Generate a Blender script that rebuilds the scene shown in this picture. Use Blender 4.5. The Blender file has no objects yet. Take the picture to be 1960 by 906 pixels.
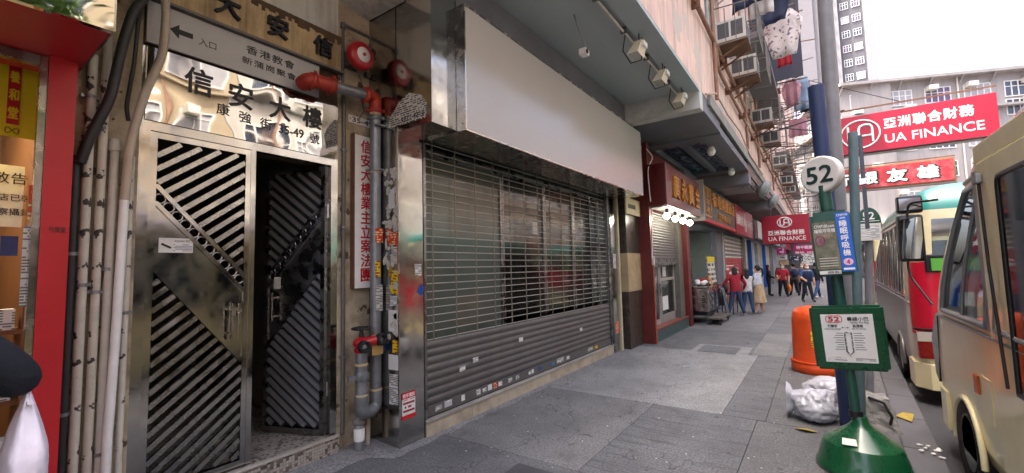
import bpy, bmesh, math, random
from mathutils import Vector, Matrix
random.seed(7)
PI = math.pi
scene = bpy.context.scene
COL = scene.collection

# ------------------------------------------------------------------ camera
cd = bpy.data.cameras.new('camera')
cd.sensor_fit = 'HORIZONTAL'; cd.sensor_width = 36.0
cd.lens = 830.0 / 1960.0 * 36.0
cd.clip_start = 0.05; cd.clip_end = 3000
cam = bpy.data.objects.new('camera', cd); COL.objects.link(cam)
Rm = Matrix(((0.57549007, -0.04636379, -0.81649346),
             (-0.81745622, -0.06192412, -0.57265236),
             (-0.0240103, 0.99700341, -0.07353709)))
cam.matrix_world = Matrix.Translation((0, 0, 1.75)) @ Rm.to_4x4()
scene.camera = cam

# ------------------------------------------------------------------ light
SUN_EL, SUN_AZ = math.radians(71), math.radians(-22)      # azimuth from +Y towards +X
world = bpy.data.worlds.new('World'); scene.world = world
world.use_nodes = True
wn = world.node_tree
sky = wn.nodes.new('ShaderNodeTexSky'); sky.sky_type = 'NISHITA'; sky.sun_disc = False
sky.sun_elevation = SUN_EL; sky.sun_rotation = SUN_AZ
sky.air_density = 0.6; sky.dust_density = 10.0; sky.ozone_density = 0.2
wn.links.new(sky.outputs[0], wn.nodes['Background'].inputs[0])
wn.nodes['Background'].inputs[1].default_value = 0.15
sd = bpy.data.lights.new('sun', 'SUN'); sd.energy = 2.4; sd.angle = math.radians(0.5); sd.color = (1, .96, .91)
sun = bpy.data.objects.new('sun', sd); COL.objects.link(sun)
S = Vector((math.sin(SUN_AZ) * math.cos(SUN_EL), math.cos(SUN_AZ) * math.cos(SUN_EL), math.sin(SUN_EL)))
sun.rotation_euler = (-S).to_track_quat('-Z', 'Y').to_euler(); sun.location = (0, 0, 40)
vs = scene.view_settings
vs.view_transform = 'Standard'; vs.look = 'None'; vs.exposure = 2.95; vs.gamma = 1; vs.use_curve_mapping = False
cy = scene.cycles
cy.max_bounces = 7; cy.diffuse_bounces = 4; cy.glossy_bounces = 4; cy.transmission_bounces = 4; cy.transparent_max_bounces = 8
cy.use_denoising = True; cy.caustics_reflective = False; cy.caustics_refractive = False
cy.sample_clamp_indirect = 6

# ------------------------------------------------------------------ materials
MATS = {}
def lin(h):
    if not isinstance(h, str): return tuple(h)
    h = h.lstrip('#'); out = []
    if len(h) == 3: h = ''.join(c * 2 for c in h)
    for i in (0, 2, 4):
        c = int(h[i:i+2], 16) / 255
        out.append(c / 12.92 if c <= .04045 else ((c + .055) / 1.055) ** 2.4)
    return tuple(out)

def mat(name, col, rough=.6, metal=0, var=.15, scale=5, bump=.05, bscale=None, stain=None, stain_amt=.5, stain_scale=2.0,
        streak=False, emit=0, coat=0, chips=None, chip_scale=9, chip_amt=.38, spec=.5, rvar=.12, aniso=None):
    if name in MATS: return MATS[name]
    m = bpy.data.materials.new(name); m.use_nodes = True
    n = m.node_tree.nodes; L = m.node_tree.links.new; b = n['Principled BSDF']
    c = lin(col); m.diffuse_color = (*c, 1)
    tc = n.new('ShaderNodeTexCoord'); mp = n.new('ShaderNodeMapping'); L(tc.outputs['Object'], mp.inputs[0])
    nz = n.new('ShaderNodeTexNoise'); nz.inputs['Scale'].default_value = scale; nz.inputs['Detail'].default_value = 6
    nz.inputs['Roughness'].default_value = .65
    L(mp.outputs[0], nz.inputs['Vector'])
    mx = n.new('ShaderNodeMix'); mx.data_type = 'RGBA'
    mx.inputs[6].default_value = (*[max(0, v * (1 - var)) for v in c], 1)
    mx.inputs[7].default_value = (*[min(1, v * (1 + var)) for v in c], 1)
    r0 = n.new('ShaderNodeMapRange'); r0.inputs[1].default_value = .3; r0.inputs[2].default_value = .7
    L(nz.outputs[0], r0.inputs[0]); L(r0.outputs[0], mx.inputs[0])
    out = mx.outputs[2]
    if stain:
        mp2 = n.new('ShaderNodeMapping'); L(tc.outputs['Object'], mp2.inputs[0])
        if streak: mp2.inputs['Scale'].default_value = (5, 5, .35)
        n2 = n.new('ShaderNodeTexNoise'); n2.inputs['Scale'].default_value = stain_scale; n2.inputs['Detail'].default_value = 9
        n2.inputs['Roughness'].default_value = .7
        L(mp2.outputs[0], n2.inputs['Vector'])
        r2 = n.new('ShaderNodeMapRange'); r2.inputs[1].default_value = .47; r2.inputs[2].default_value = .72
        r2.inputs[4].default_value = stain_amt
        L(n2.outputs[0], r2.inputs[0])
        m2 = n.new('ShaderNodeMix'); m2.data_type = 'RGBA'; L(r2.outputs[0], m2.inputs[0]); L(out, m2.inputs[6])
        m2.inputs[7].default_value = (*lin(stain), 1); out = m2.outputs[2]
    if chips:
        n3 = n.new('ShaderNodeTexNoise'); n3.inputs['Scale'].default_value = chip_scale; n3.inputs['Detail'].default_value = 4
        L(mp.outputs[0], n3.inputs['Vector'])
        r3 = n.new('ShaderNodeMapRange'); r3.inputs[1].default_value = 1 - chip_amt; r3.inputs[2].default_value = 1.02 - chip_amt
        L(n3.outputs[0], r3.inputs[0])
        m3 = n.new('ShaderNodeMix'); m3.data_type = 'RGBA'; L(r3.outputs[0], m3.inputs[0]); L(out, m3.inputs[6])
        m3.inputs[7].default_value = (*lin(chips), 1); out = m3.outputs[2]
    L(out, b.inputs['Base Color'])
    rr = n.new('ShaderNodeMapRange'); rr.inputs[3].default_value = max(.02, rough - rvar * rough * 2); rr.inputs[4].default_value = min(1, rough + rvar * rough * 2)
    L(nz.outputs[0], rr.inputs[0]); L(rr.outputs[0], b.inputs['Roughness'])
    b.inputs['Metallic'].default_value = metal; b.inputs['Specular IOR Level'].default_value = spec
    b.inputs['Coat Weight'].default_value = coat; b.inputs['Coat Roughness'].default_value = .08
    if emit:
        b.inputs['Emission Color'].default_value = (*c, 1); b.inputs['Emission Strength'].default_value = emit
    if bump:
        nb = n.new('ShaderNodeTexNoise'); nb.inputs['Scale'].default_value = bscale or scale * 8; nb.inputs['Detail'].default_value = 5
        L(mp.outputs[0], nb.inputs['Vector'])
        bp = n.new('ShaderNodeBump'); bp.inputs['Strength'].default_value = min(1, bump * 4); bp.inputs['Distance'].default_value = .01
        L(nb.outputs[0], bp.inputs['Height']); L(bp.outputs[0], b.inputs['Normal'])
    MATS[name] = m
    return m

def glass(name, tint=(.6, .65, .65), refl=.12, rough=.02, wav=0):
    if name in MATS: return MATS[name]
    m = bpy.data.materials.new(name); m.use_nodes = True; t = m.node_tree; n = t.nodes; L = t.links.new
    n.remove(n['Principled BSDF'])
    tr = n.new('ShaderNodeBsdfTransparent'); tr.inputs[0].default_value = (*tint, 1)
    gl = n.new('ShaderNodeBsdfGlossy'); gl.inputs['Roughness'].default_value = rough; gl.inputs[0].default_value = (.9, .95, .95, 1)
    fr = n.new('ShaderNodeFresnel'); fr.inputs[0].default_value = 1.5
    ad = n.new('ShaderNodeMath'); ad.operation = 'ADD'; ad.inputs[1].default_value = refl; ad.use_clamp = True
    L(fr.outputs[0], ad.inputs[0])
    mx = n.new('ShaderNodeMixShader'); L(ad.outputs[0], mx.inputs[0]); L(tr.outputs[0], mx.inputs[1]); L(gl.outputs[0], mx.inputs[2])
    L(mx.outputs[0], n['Material Output'].inputs[0]); m.diffuse_color = (*tint, 1)
    MATS[name] = m
    return m

def mirror_steel(name, col=(.62, .6, .57), rough=.1, wave=.3, wscale=1.6):
    if name in MATS: return MATS[name]
    m = bpy.data.materials.new(name); m.use_nodes = True; t = m.node_tree; n = t.nodes; L = t.links.new; b = n['Principled BSDF']
    tc = n.new('ShaderNodeTexCoord')
    nz = n.new('ShaderNodeTexNoise'); nz.inputs['Scale'].default_value = 9; nz.inputs['Detail'].default_value = 8; L(tc.outputs['Object'], nz.inputs['Vector'])
    mx = n.new('ShaderNodeMix'); mx.data_type = 'RGBA'; mx.inputs[6].default_value = (*[v * .8 for v in col], 1); mx.inputs[7].default_value = (*col, 1)
    L(nz.outputs[0], mx.inputs[0]); L(mx.outputs[2], b.inputs['Base Color'])
    b.inputs['Metallic'].default_value = 1
    rr = n.new('ShaderNodeMapRange'); rr.inputs[1].default_value = .35; rr.inputs[2].default_value = .75; rr.inputs[3].default_value = rough * .5; rr.inputs[4].default_value = rough * 1.8
    L(nz.outputs[0], rr.inputs[0]); L(rr.outputs[0], b.inputs['Roughness'])
    n2 = n.new('ShaderNodeTexNoise'); n2.inputs['Scale'].default_value = wscale; n2.inputs['Detail'].default_value = 1; L(tc.outputs['Object'], n2.inputs['Vector'])
    bp = n.new('ShaderNodeBump'); bp.inputs['Strength'].default_value = wave; bp.inputs['Distance'].default_value = .1
    L(n2.outputs[0], bp.inputs['Height']); L(bp.outputs[0], b.inputs['Normal'])
    m.diffuse_color = (*col, 1); MATS[name] = m
    return m

def printed(name, bg, ink, sx=60, sz=40, amt=.5, rough=.6):
    """small printed matter: rows of ink marks on paper"""
    if name in MATS: return MATS[name]
    m = bpy.data.materials.new(name); m.use_nodes = True; t = m.node_tree; n = t.nodes; L = t.links.new; b = n['Principled BSDF']
    tc = n.new('ShaderNodeTexCoord'); mp = n.new('ShaderNodeMapping'); L(tc.outputs['Object'], mp.inputs[0])
    sp = n.new('ShaderNodeSeparateXYZ'); L(mp.outputs[0], sp.inputs[0])
    ad = n.new('ShaderNodeMath'); ad.operation = 'ADD'; L(sp.outputs[0], ad.inputs[0]); L(sp.outputs[1], ad.inputs[1])
    cb = n.new('ShaderNodeCombineXYZ')
    m1 = n.new('ShaderNodeMath'); m1.operation = 'MULTIPLY'; m1.inputs[1].default_value = sx; L(ad.outputs[0], m1.inputs[0])
    m2 = n.new('ShaderNodeMath'); m2.operation = 'MULTIPLY'; m2.inputs[1].default_value = sz; L(sp.outputs[2], m2.inputs[0])
    L(m1.outputs[0], cb.inputs[0]); L(m2.outputs[0], cb.inputs[1])
    wn_ = n.new('ShaderNodeTexWhiteNoise'); wn_.noise_dimensions = '2D'
    sn = n.new('ShaderNodeVectorMath'); sn.operation = 'FLOOR'; L(cb.outputs[0], sn.inputs[0]); L(sn.outputs[0], wn_.inputs['Vector'])
    fr = n.new('ShaderNodeMath'); fr.operation = 'FRACT'; L(m2.outputs[0], fr.inputs[0])
    g1 = n.new('ShaderNodeMath'); g1.operation = 'LESS_THAN'; g1.inputs[1].default_value = .55; L(fr.outputs[0], g1.inputs[0])
    g2 = n.new('ShaderNodeMath'); g2.operation = 'LESS_THAN'; g2.inputs[1].default_value = amt; L(wn_.outputs['Value'], g2.inputs[0])
    mu = n.new('ShaderNodeMath'); mu.operation = 'MULTIPLY'; L(g1.outputs[0], mu.inputs[0]); L(g2.outputs[0], mu.inputs[1])
    mx = n.new('ShaderNodeMix'); mx.data_type = 'RGBA'; mx.inputs[6].default_value = (*lin(bg), 1); mx.inputs[7].default_value = (*lin(ink), 1)
    L(mu.outputs[0], mx.inputs[0]); L(mx.outputs[2], b.inputs['Base Color']); b.inputs['Roughness'].default_value = rough
    m.diffuse_color = (*lin(bg), 1); MATS[name] = m
    return m

def mosaic(name):
    m = bpy.data.materials.new(name); m.use_nodes = True; t = m.node_tree; n = t.nodes; L = t.links.new; b = n['Principled BSDF']
    tc = n.new('ShaderNodeTexCoord'); mp = n.new('ShaderNodeVectorMath'); mp.operation = 'MULTIPLY'; mp.inputs[1].default_value = (38, 38, 38)
    L(tc.outputs['Object'], mp.inputs[0])
    of = n.new('ShaderNodeVectorMath'); of.operation = 'ADD'; of.inputs[1].default_value = (.37, .41, .43); L(mp.outputs[0], of.inputs[0])
    fl = n.new('ShaderNodeVectorMath'); fl.operation = 'FLOOR'; L(of.outputs[0], fl.inputs[0])
    wn_ = n.new('ShaderNodeTexWhiteNoise'); wn_.noise_dimensions = '3D'; L(fl.outputs[0], wn_.inputs['Vector'])
    cr = n.new('ShaderNodeValToRGB'); e = cr.color_ramp.elements
    e[0].position = 0; e[0].color = (*lin('#4a453f'), 1); e[1].position = 1; e[1].color = (*lin('#b2a99c'), 1)
    x = cr.color_ramp.elements.new(.18); x.color = (*lin('#6e665d'), 1); x = cr.color_ramp.elements.new(.35); x.color = (*lin('#9d948a'), 1)
    L(wn_.outputs['Value'], cr.inputs[0])
    fr = n.new('ShaderNodeVectorMath'); fr.operation = 'FRACTION'; L(of.outputs[0], fr.inputs[0])
    sp = n.new('ShaderNodeSeparateXYZ'); L(fr.outputs[0], sp.inputs[0])
    prev = None
    for i in range(3):
        g = n.new('ShaderNodeMath'); g.operation = 'GREATER_THAN'; g.inputs[1].default_value = .09; L(sp.outputs[i], g.inputs[0])
        if prev is None: prev = g
        else:
            q = n.new('ShaderNodeMath'); q.operation = 'MULTIPLY'; L(prev.outputs[0], q.inputs[0]); L(g.outputs[0], q.inputs[1]); prev = q
    mx = n.new('ShaderNodeMix'); mx.data_type = 'RGBA'; mx.inputs[6].default_value = (*lin('#57514a'), 1)
    L(prev.outputs[0], mx.inputs[0]); L(cr.outputs[0], mx.inputs[7]); L(mx.outputs[2], b.inputs['Base Color'])
    bp = n.new('ShaderNodeBump'); bp.inputs['Strength'].default_value = .4; bp.inputs['Distance'].default_value = .003
    L(prev.outputs[0], bp.inputs['Height']); L(bp.outputs[0], b.inputs['Normal']); b.inputs['Roughness'].default_value = .45
    MATS[name] = m
    return m

# palette
steel = mirror_steel('mirror_steel', (.5, .485, .46), rough=.13, wave=.12)
steel_t = mirror_steel('transom_steel', (.5, .485, .45), rough=.03, wave=.06, wscale=2.6)
steel_b = mirror_steel('brushed_steel', (.5, .48, .45), rough=.22, wave=.1)
steel_s = mirror_steel('slat_steel', (.44, .43, .41), rough=.28, wave=.06)
steel_d = mirror_steel('dull_steel', (.3, .295, .285), rough=.32, wave=.1)
plaster = mat('old_plaster', '#b9aa90', .85, var=.25, scale=3, bump=.14, bscale=40, stain='#4a3d2e', stain_amt=.85, stain_scale=2.6, chips='#5b4a37', chip_scale=6, chip_amt=.36)
plaster_w = mat('pale_concrete_wall', '#cfcbc1', .85, var=.12, scale=4, bump=.1, stain='#6b6558', stain_amt=.6, streak=True, stain_scale=1.6)
band_m = mat('rusty_stained_band', '#c6ad84', .85, var=.2, scale=5, bump=.12, stain='#5c452c', stain_amt=.8, stain_scale=1.6, streak=True)
band_old = mat('band_scarred', '#5a4632', .9, var=.3, bump=.1)
pink = mat('pink_stucco', '#d8baac', .85, var=.14, scale=1.5, bump=.1, stain='#806a62', stain_amt=.75, stain_scale=1.3, streak=True, chips='#bfb3a8', chip_scale=1.3, chip_amt=.42)
soffit_m = mat('soffit_paint', '#a6b1b3', .7, var=.06, scale=2, bump=.03, stain='#8b9799', stain_amt=.4, stain_scale=1)
soffit_d = mat('soffit_dark', '#6b6b72', .7, var=.2, scale=2, bump=.03)
beam_m = mat('beam_paint', '#bcbdb7', .75, var=.1, stain='#6a6c68', stain_amt=.5)
black = mat('black_paint', '#15151a', .45, var=.2)
ink = mat('black_lettering', '#101012', .5, var=.1, bump=0)
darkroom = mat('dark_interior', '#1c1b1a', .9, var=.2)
white_sign = mat('blank_acrylic', '#c4c1bf', .2, var=.03, scale=1.2, bump=0, rvar=.25, stain='#b9b2ac', stain_amt=.4, stain_scale=1.2)
white_p = mat('white_paint', '#efede8', .5, var=.06, bump=.02)
white_dirty = mat('white_paint_dirty', '#cfcac0', .6, var=.12, stain='#7a7164', stain_amt=.5, streak=True)
chipped = mat('chipped_white_pipe', '#d4cec0', .55, var=.1, chips='#3d3a36', chip_scale=13, chip_amt=.39, stain='#8c8270', stain_amt=.45)
cream_pipe = mat('cream_pipe', '#bcae9c', .5, var=.08, stain='#75695c', stain_amt=.4)
black_pipe = mat('black_pipe', '#2d2c2c', .5, var=.2)
galv = mat('galvanised_pipe', '#8b8f91', .42, metal=.55, var=.16, scale=9, stain='#5b5b58', stain_amt=.6, stain_scale=4)
galv_d = mat('galvanised_dull', '#6d6b66', .55, metal=.4, var=.2, scale=9, stain='#4d4234', stain_amt=.6)
primer = mat('red_oxide_coupling', '#a93423', .5, var=.2, scale=8, stain='#5d2218', stain_amt=.5)
tape_m = mat('hemp_tape', '#c3aa84', .8, var=.2)
red = mat('signal_red', '#b3141d', .35, var=.06, bump=.02, coat=.3)
red_shop = mat('red_panel', '#b21f26', .4, var=.07, bump=.01, stain='#8a1a1f', stain_amt=.3)
red_letter = mat('red_lettering', '#c21a20', .5, var=.1, bump=0)
white_letter = mat('white_lettering', '#eceae6', .5, var=.03, bump=0)
gold = mat('gilt_lettering', '#c98d22', .35, metal=.5, var=.2)
green = mat('enamel_green', '#084a2b', .28, var=.1, bump=.01, coat=.4, stain='#174630', stain_amt=.4)
green_d = mat('dark_green_paint', '#1d4a3c', .45, var=.12, stain='#2f3d38', stain_amt=.4)
blue_pole = mat('blue_paint', '#1f3157', .55, var=.22, stain='#16223c', stain_amt=.5)
grey_pole = mat('grey_pole_paint', '#75767a', .5, var=.12, stain='#55565a', stain_amt=.5)
concrete = mat('rough_concrete', '#85827d', .9, var=.25, scale=10, bump=.2, stain='#4c4a46', stain_amt=.6)
orange = mat('orange_plastic', '#dc4f1a', .45, var=.1, bump=.02, stain='#8f3513', stain_amt=.6)
maroon = mat('maroon_paint', '#6b2824', .4, var=.15, stain='#43191a', stain_amt=.5)
maroon_s = mat('maroon_sign', '#5e201e', .3, var=.12, coat=.3)
shutter_m = mat('shutter_grey_metal', '#6b6865', .42, metal=.45, var=.14, scale=6, stain='#565350', stain_amt=.5)
rod_m = mat('grille_rod', '#b4b2a8', .35, metal=.35, var=.15)
stone = mat('cream_stone', '#b5a790', .6, var=.12, scale=6, stain='#6e6455', stain_amt=.7, stain_scale=2.5)
marble_d = mat('dark_marble', '#3b332c', .3, var=.55, scale=12, bump=.02, stain='#7b6a58', stain_amt=.5, stain_scale=7)
marble_l = mat('beige_marble', '#b8a580', .35, var=.15, scale=6, stain='#8a764f', stain_amt=.5)
rubber = mat('rubber', '#141414', .8, var=.2)
wood = mat('orange_wood', '#6b4426', .45, var=.2, scale=4)
yellow_cloth = mat('yellow_banner', '#e6cf1c', .7, var=.06)
skin_m = mat('skin', '#c99a7c', .6, var=.06, bump=.01)
hair_m = mat('dark_hair', '#16120f', .55, var=.3, scale=30, bump=.2)
beige_win = mat('window_frame_paint', '#cfcdc8', .5, var=.06)
pane_m = glass('window_glass', (.25, .28, .32), .2)
pane_bus = glass('bus_glass', (.5, .54, .55), .12)
pane_shop = glass('shop_glass', (.42, .46, .44), .05, .1)
paper = mat('paper', '#dcd9d2', .7, var=.05)
rust = mat('rusty_iron', '#6b4a38', .75, var=.3, scale=8)
rust_pipe = mat('brown_pipe', '#84604b', .6, var=.25, scale=4, stain='#a58873', stain_amt=.4)
tile_mosaic = mosaic('mosaic_tile')
print_w = printed('printed_white', '#d3d0c8', '#6d6a65', 26, 58, .6)
print_w2 = printed('printed_fine', '#e3e1dc', '#85858a', 22, 85, .62)
print_y = printed('printed_yellow', '#e5c31d', '#a0381c', 55, 34, .5)
print_r = printed('printed_red', '#d4401e', '#ead9a0', 60, 40, .45)

# ------------------------------------------------------------------ mesh builder
OFF = {}
class MB:
    def __init__(s): s.v = []; s.f = []; s.m = []; s.sm = []; s.cur = 0
    def add(s, vs, fs, smooth=False):
        o = len(s.v); s.v += [tuple(v) for v in vs]
        for f in fs: s.f.append(tuple(i + o for i in f)); s.m.append(s.cur); s.sm.append(smooth)
        return s
    def mi(s, i): s.cur = i; return s
    def box(s, x0, x1, y0, y1, z0, z1, bev=0):
        if x0 > x1: x0, x1 = x1, x0
        if y0 > y1: y0, y1 = y1, y0
        if z0 > z1: z0, z1 = z1, z0
        if bev:
            b = bmesh.new(); bmesh.ops.create_cube(b, size=1)
            for v in b.verts: v.co = Vector((x0 + (v.co.x + .5) * (x1 - x0), y0 + (v.co.y + .5) * (y1 - y0), z0 + (v.co.z + .5) * (z1 - z0)))
            bmesh.ops.bevel(b, geom=b.edges[:], offset=bev, segments=2, affect='EDGES', profile=.6)
            b.verts.index_update()
            s.add([v.co for v in b.verts], [[v.index for v in f.verts] for f in b.faces]); b.free(); return s
        v = [(x0, y0, z0), (x1, y0, z0), (x1, y1, z0), (x0, y1, z0), (x0, y0, z1), (x1, y0, z1), (x1, y1, z1), (x0, y1, z1)]
        return s.add(v, [(0, 3, 2, 1), (4, 5, 6, 7), (0, 1, 5, 4), (1, 2, 6, 5), (2, 3, 7, 6), (3, 0, 4, 7)])
    def bar(s, a, b, w, h, upv=(0, 0, 1)):
        a, b = Vector(a), Vector(b); d = (b - a).normalized(); u = Vector(upv)
        if abs(d.dot(u)) > .98: u = Vector((1, 0, 0))
        r = d.cross(u).normalized(); u = r.cross(d).normalized()
        c = [(-w/2, -h/2), (w/2, -h/2), (w/2, h/2), (-w/2, h/2)]
        v = [a + r * x + u * z for x, z in c] + [b + r * x + u * z for x, z in c]
        return s.add(v, [(0, 1, 2, 3), (7, 6, 5, 4), (0, 4, 5, 1), (1, 5, 6, 2), (2, 6, 7, 3), (3, 7, 4, 0)])
    def tube(s, pts, r, n=10, caps=True, smooth=True):
        pts = [Vector(p) for p in pts]; k = len(pts)
        rs = r if isinstance(r, (list, tuple)) else [r] * k
        ring = []; nrm = None
        for i, p in enumerate(pts):
            d = (pts[min(i + 1, k - 1)] - pts[max(i - 1, 0)]).normalized()
            if nrm is None:
                nrm = d.orthogonal().normalized()
            else:
                nrm = (nrm - d * nrm.dot(d))
                nrm = nrm.normalized() if nrm.length > 1e-6 else d.orthogonal().normalized()
            bn = d.cross(nrm)
            ring.append([p + (nrm * math.cos(2*PI*j/n) + bn * math.sin(2*PI*j/n)) * rs[i] for j in range(n)])
        v = [q for rg in ring for q in rg]
        f = [(i*n + j, i*n + (j+1) % n, (i+1)*n + (j+1) % n, (i+1)*n + j) for i in range(k-1) for j in range(n)]
        s.add(v, f, smooth)
        if caps:
            s.add(ring[0], [tuple(range(n))[::-1]]); s.add(ring[-1], [tuple(range(n))])
        return s
    def lathe(s, prof, c=(0, 0, 0), axis=(0, 0, 1), n=24, smooth=True):
        ax = Vector(axis).normalized(); u = ax.orthogonal().normalized(); w = ax.cross(u); c = Vector(c)
        v = []
        for r, h in prof: v += [c + ax * h + (u * math.cos(2*PI*j/n) + w * math.sin(2*PI*j/n)) * max(r, 1e-4) for j in range(n)]
        k = len(prof)
        f = [(i*n + j, i*n + (j+1) % n, (i+1)*n + (j+1) % n, (i+1)*n + j) for i in range(k-1) for j in range(n)]
        s.add(v, f, smooth)
        s.add(v[:n], [tuple(range(n))[::-1]]); s.add(v[-n:], [tuple(range(n))]); return s
    def prism(s, poly, axis, a, b):
        """poly in the two other axes (order x,y,z without axis), extruded from a to b along axis"""
        def P(p, t):
            q = list(p); q.insert(axis, t); return q
        n = len(poly)
        v = [P(p, a) for p in poly] + [P(p, b) for p in poly]
        return s.add(v, [tuple(range(n))[::-1], tuple(range(n, 2*n))] + [(i, (i+1) % n, n + (i+1) % n, n + i) for i in range(n)])
    def ball(s, c, r, n=14, k=9):
        c = Vector(c); r = Vector(r) if isinstance(r, (tuple, list)) else Vector((r, r, r)); v = []
        for i in range(k + 1):
            t = PI * i / k
            v += [(c.x + r.x * math.sin(t) * math.cos(2*PI*j/n), c.y + r.y * math.sin(t) * math.sin(2*PI*j/n), c.z + r.z * math.cos(t)) for j in range(n)]
        return s.add(v, [(i*n + j, (i+1)*n + j, (i+1)*n + (j+1) % n, i*n + (j+1) % n) for i in range(k) for j in range(n)], True)
    def quad(s, a, b, c, d, t=None):
        return s.add([a, b, c, d], [(0, 1, 2, 3)])
    def build(s, name, mats, parent=None, loc=None):
        mats = mats if isinstance(mats, (list, tuple)) else [mats]
        if parent is not None: off = OFF[parent.name]
        elif loc is not None: off = Vector(loc)
        else:
            xs = [v[0] for v in s.v]; ys = [v[1] for v in s.v]; zs = [v[2] for v in s.v]
            off = Vector(((min(xs) + max(xs)) / 2, (min(ys) + max(ys)) / 2, min(zs)))
        me = bpy.data.meshes.new(name)
        me.from_pydata([(v[0] - off.x, v[1] - off.y, v[2] - off.z) for v in s.v], [], s.f)
        for m in mats: me.materials.append(m)
        me.polygons.foreach_set('material_index', s.m); me.polygons.foreach_set('use_smooth', s.sm)
        me.update()
        b = bmesh.new(); b.from_mesh(me); bmesh.ops.recalc_face_normals(b, faces=b.faces[:]); b.to_mesh(me); b.free()
        o = bpy.data.objects.new(name, me); COL.objects.link(o)
        if parent is not None: o.parent = parent
        else: o.location = off
        OFF[o.name] = off
        return o

def tag(o, label=None, cat=None, group=None, kind=None):
    if label: o['label'] = label
    if cat: o['category'] = cat
    if group: o['group'] = group
    if kind: o['kind'] = kind
    return o
def thing(name, label, cat, loc, group=None):
    o = bpy.data.objects.new(name, None); o.empty_display_size = .2; COL.objects.link(o); o.location = loc
    OFF[o.name] = Vector(loc)
    return tag(o, label, cat, group)
def B(name, m, p, *a, bev=0): return MB().box(*a, bev=bev).build(name, m, p)
def T(name, m, p, pts, r, n=10): return MB().tube(pts, r, n).build(name, m, p)
def copy_tree(o, parent=None):
    c = o.copy(); COL.objects.link(c); c.parent = parent; OFF[c.name] = OFF[o.name]
    for ch in list(o.children): copy_tree(ch, c)
    return c
def bend(pts, r, n=6):
    """round the corners of a polyline"""
    pts = [Vector(p) for p in pts]; out = [pts[0]]
    for i in range(1, len(pts) - 1):
        a, b, c = pts[i-1], pts[i], pts[i+1]
        d1 = (a - b).normalized(); d2 = (c - b).normalized(); rr = min(r, (a-b).length*.48, (c-b).length*.48)
        p0 = b + d1 * rr; p1 = b + d2 * rr
        for k in range(n + 1):
            t = k / n; out.append(p0 * (1-t)**2 + b * 2*t*(1-t) + p1 * t*t)
    return out + [pts[-1]]

_tc = {}
def text(name, s, m, parent, org, size, xd=(1, 0, 0), up=(0, 0, 1), width=None, bold=0, ext=.002, center=False, spacing=1.0, shear=0):
    key = (s, spacing, shear)
    if key not in _tc:
        cu = bpy.data.curves.new('t', 'FONT'); cu.body = s; cu.resolution_u = 3; cu.space_character = spacing; cu.shear = shear
        o = bpy.data.objects.new('t', cu); COL.objects.link(o); bpy.context.view_layer.update()
        me = bpy.data.meshes.new_from_object(o.evaluated_get(bpy.context.evaluated_depsgraph_get()))
        _tc[key] = ([v.co.copy() for v in me.vertices], [tuple(p.vertices) for p in me.polygons])
        bpy.data.objects.remove(o); bpy.data.curves.remove(cu); bpy.data.meshes.remove(me)
    vs_, fs_ = _tc[key]
    x0 = min(v.x for v in vs_); x1 = max(v.x for v in vs_); y0 = min(v.y for v in vs_); y1 = max(v.y for v in vs_)
    sy = size / (y1 - y0); sx = sy if width is None else width / (x1 - x0)
    X, U = Vector(xd).normalized(), Vector(up).normalized(); N = X.cross(U)
    O = Vector(org) - (X * (x1 - x0) * sx / 2 if center else Vector((0, 0, 0)))
    b = MB(); n = len(vs_)
    base = [O + X * (v.x - x0) * sx + U * (v.y - y0) * sy for v in vs_]
    # boundary edges give the side walls
    from collections import Counter
    cnt = Counter(); dirn = {}
    for f in fs_:
        for i in range(len(f)):
            a, c = f[i], f[(i+1) % len(f)]; cnt[frozenset((a, c))] += 1; dirn[frozenset((a, c))] = (a, c)
    faces = [tuple(i + n for i in f) for f in fs_]
    for e, k in cnt.items():
        if k == 1:
            a, c = dirn[e]; faces.append((a, c, c + n, a + n))
    offs = [(0, 0)] if not bold else [(-bold, -bold * .4), (bold, bold * .4), (-bold * .4, bold), (bold * .4, -bold)]
    for q, (ox, oy) in enumerate(offs):
        sh_ = X * ox * sy * .9 + U * oy * sy * .9; e_ = ext * (1 + .07 * q)
        b.add([p + sh_ for p in base] + [p + sh_ + N * e_ for p in base], faces)
    # no normal recalculation problems: open at the back, stuck to the board
    return b.build(name, m, parent)

FY = dict(xd=(1, 0, 0), up=(0, 0, 1))      # on boards facing the street (-Y)
FX = dict(xd=(0, -1, 0), up=(0, 0, 1))     # on boards facing the viewer (-X)

# ================================================================== SETTING
RZ = -0.13
def KY(x): return -0.44 - .043 * x          # kerb line
g = MB().box(-400, 900, -500, 500, -.6, -.3).build('ground', mat('ground_asphalt', '#4a4a4c', .9, var=.2))
tag(g, 'broad grey ground under the street', kind='structure')
asph = mat('asphalt', '#3d3d40', .85, var=.25, scale=14, bump=.18, bscale=160, stain='#2a2a2d', stain_amt=.7, stain_scale=.8)
rd = MB(); rd.add([(-40, KY(-40) - .12, RZ), (90, KY(90) - .12, RZ), (90, -12, RZ), (-40, -12, RZ)], [(3, 2, 1, 0)])
rd = rd.build('road', asph); tag(rd, 'dark asphalt road beside the kerb', kind='structure')
fw = MB().box(-40, 90, -16, -12, RZ - .1, RZ + .12).build('far_pavement', mat('far_paving', '#a59f96', .8, var=.15)); tag(fw, 'far pavement', kind='structure')

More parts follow.
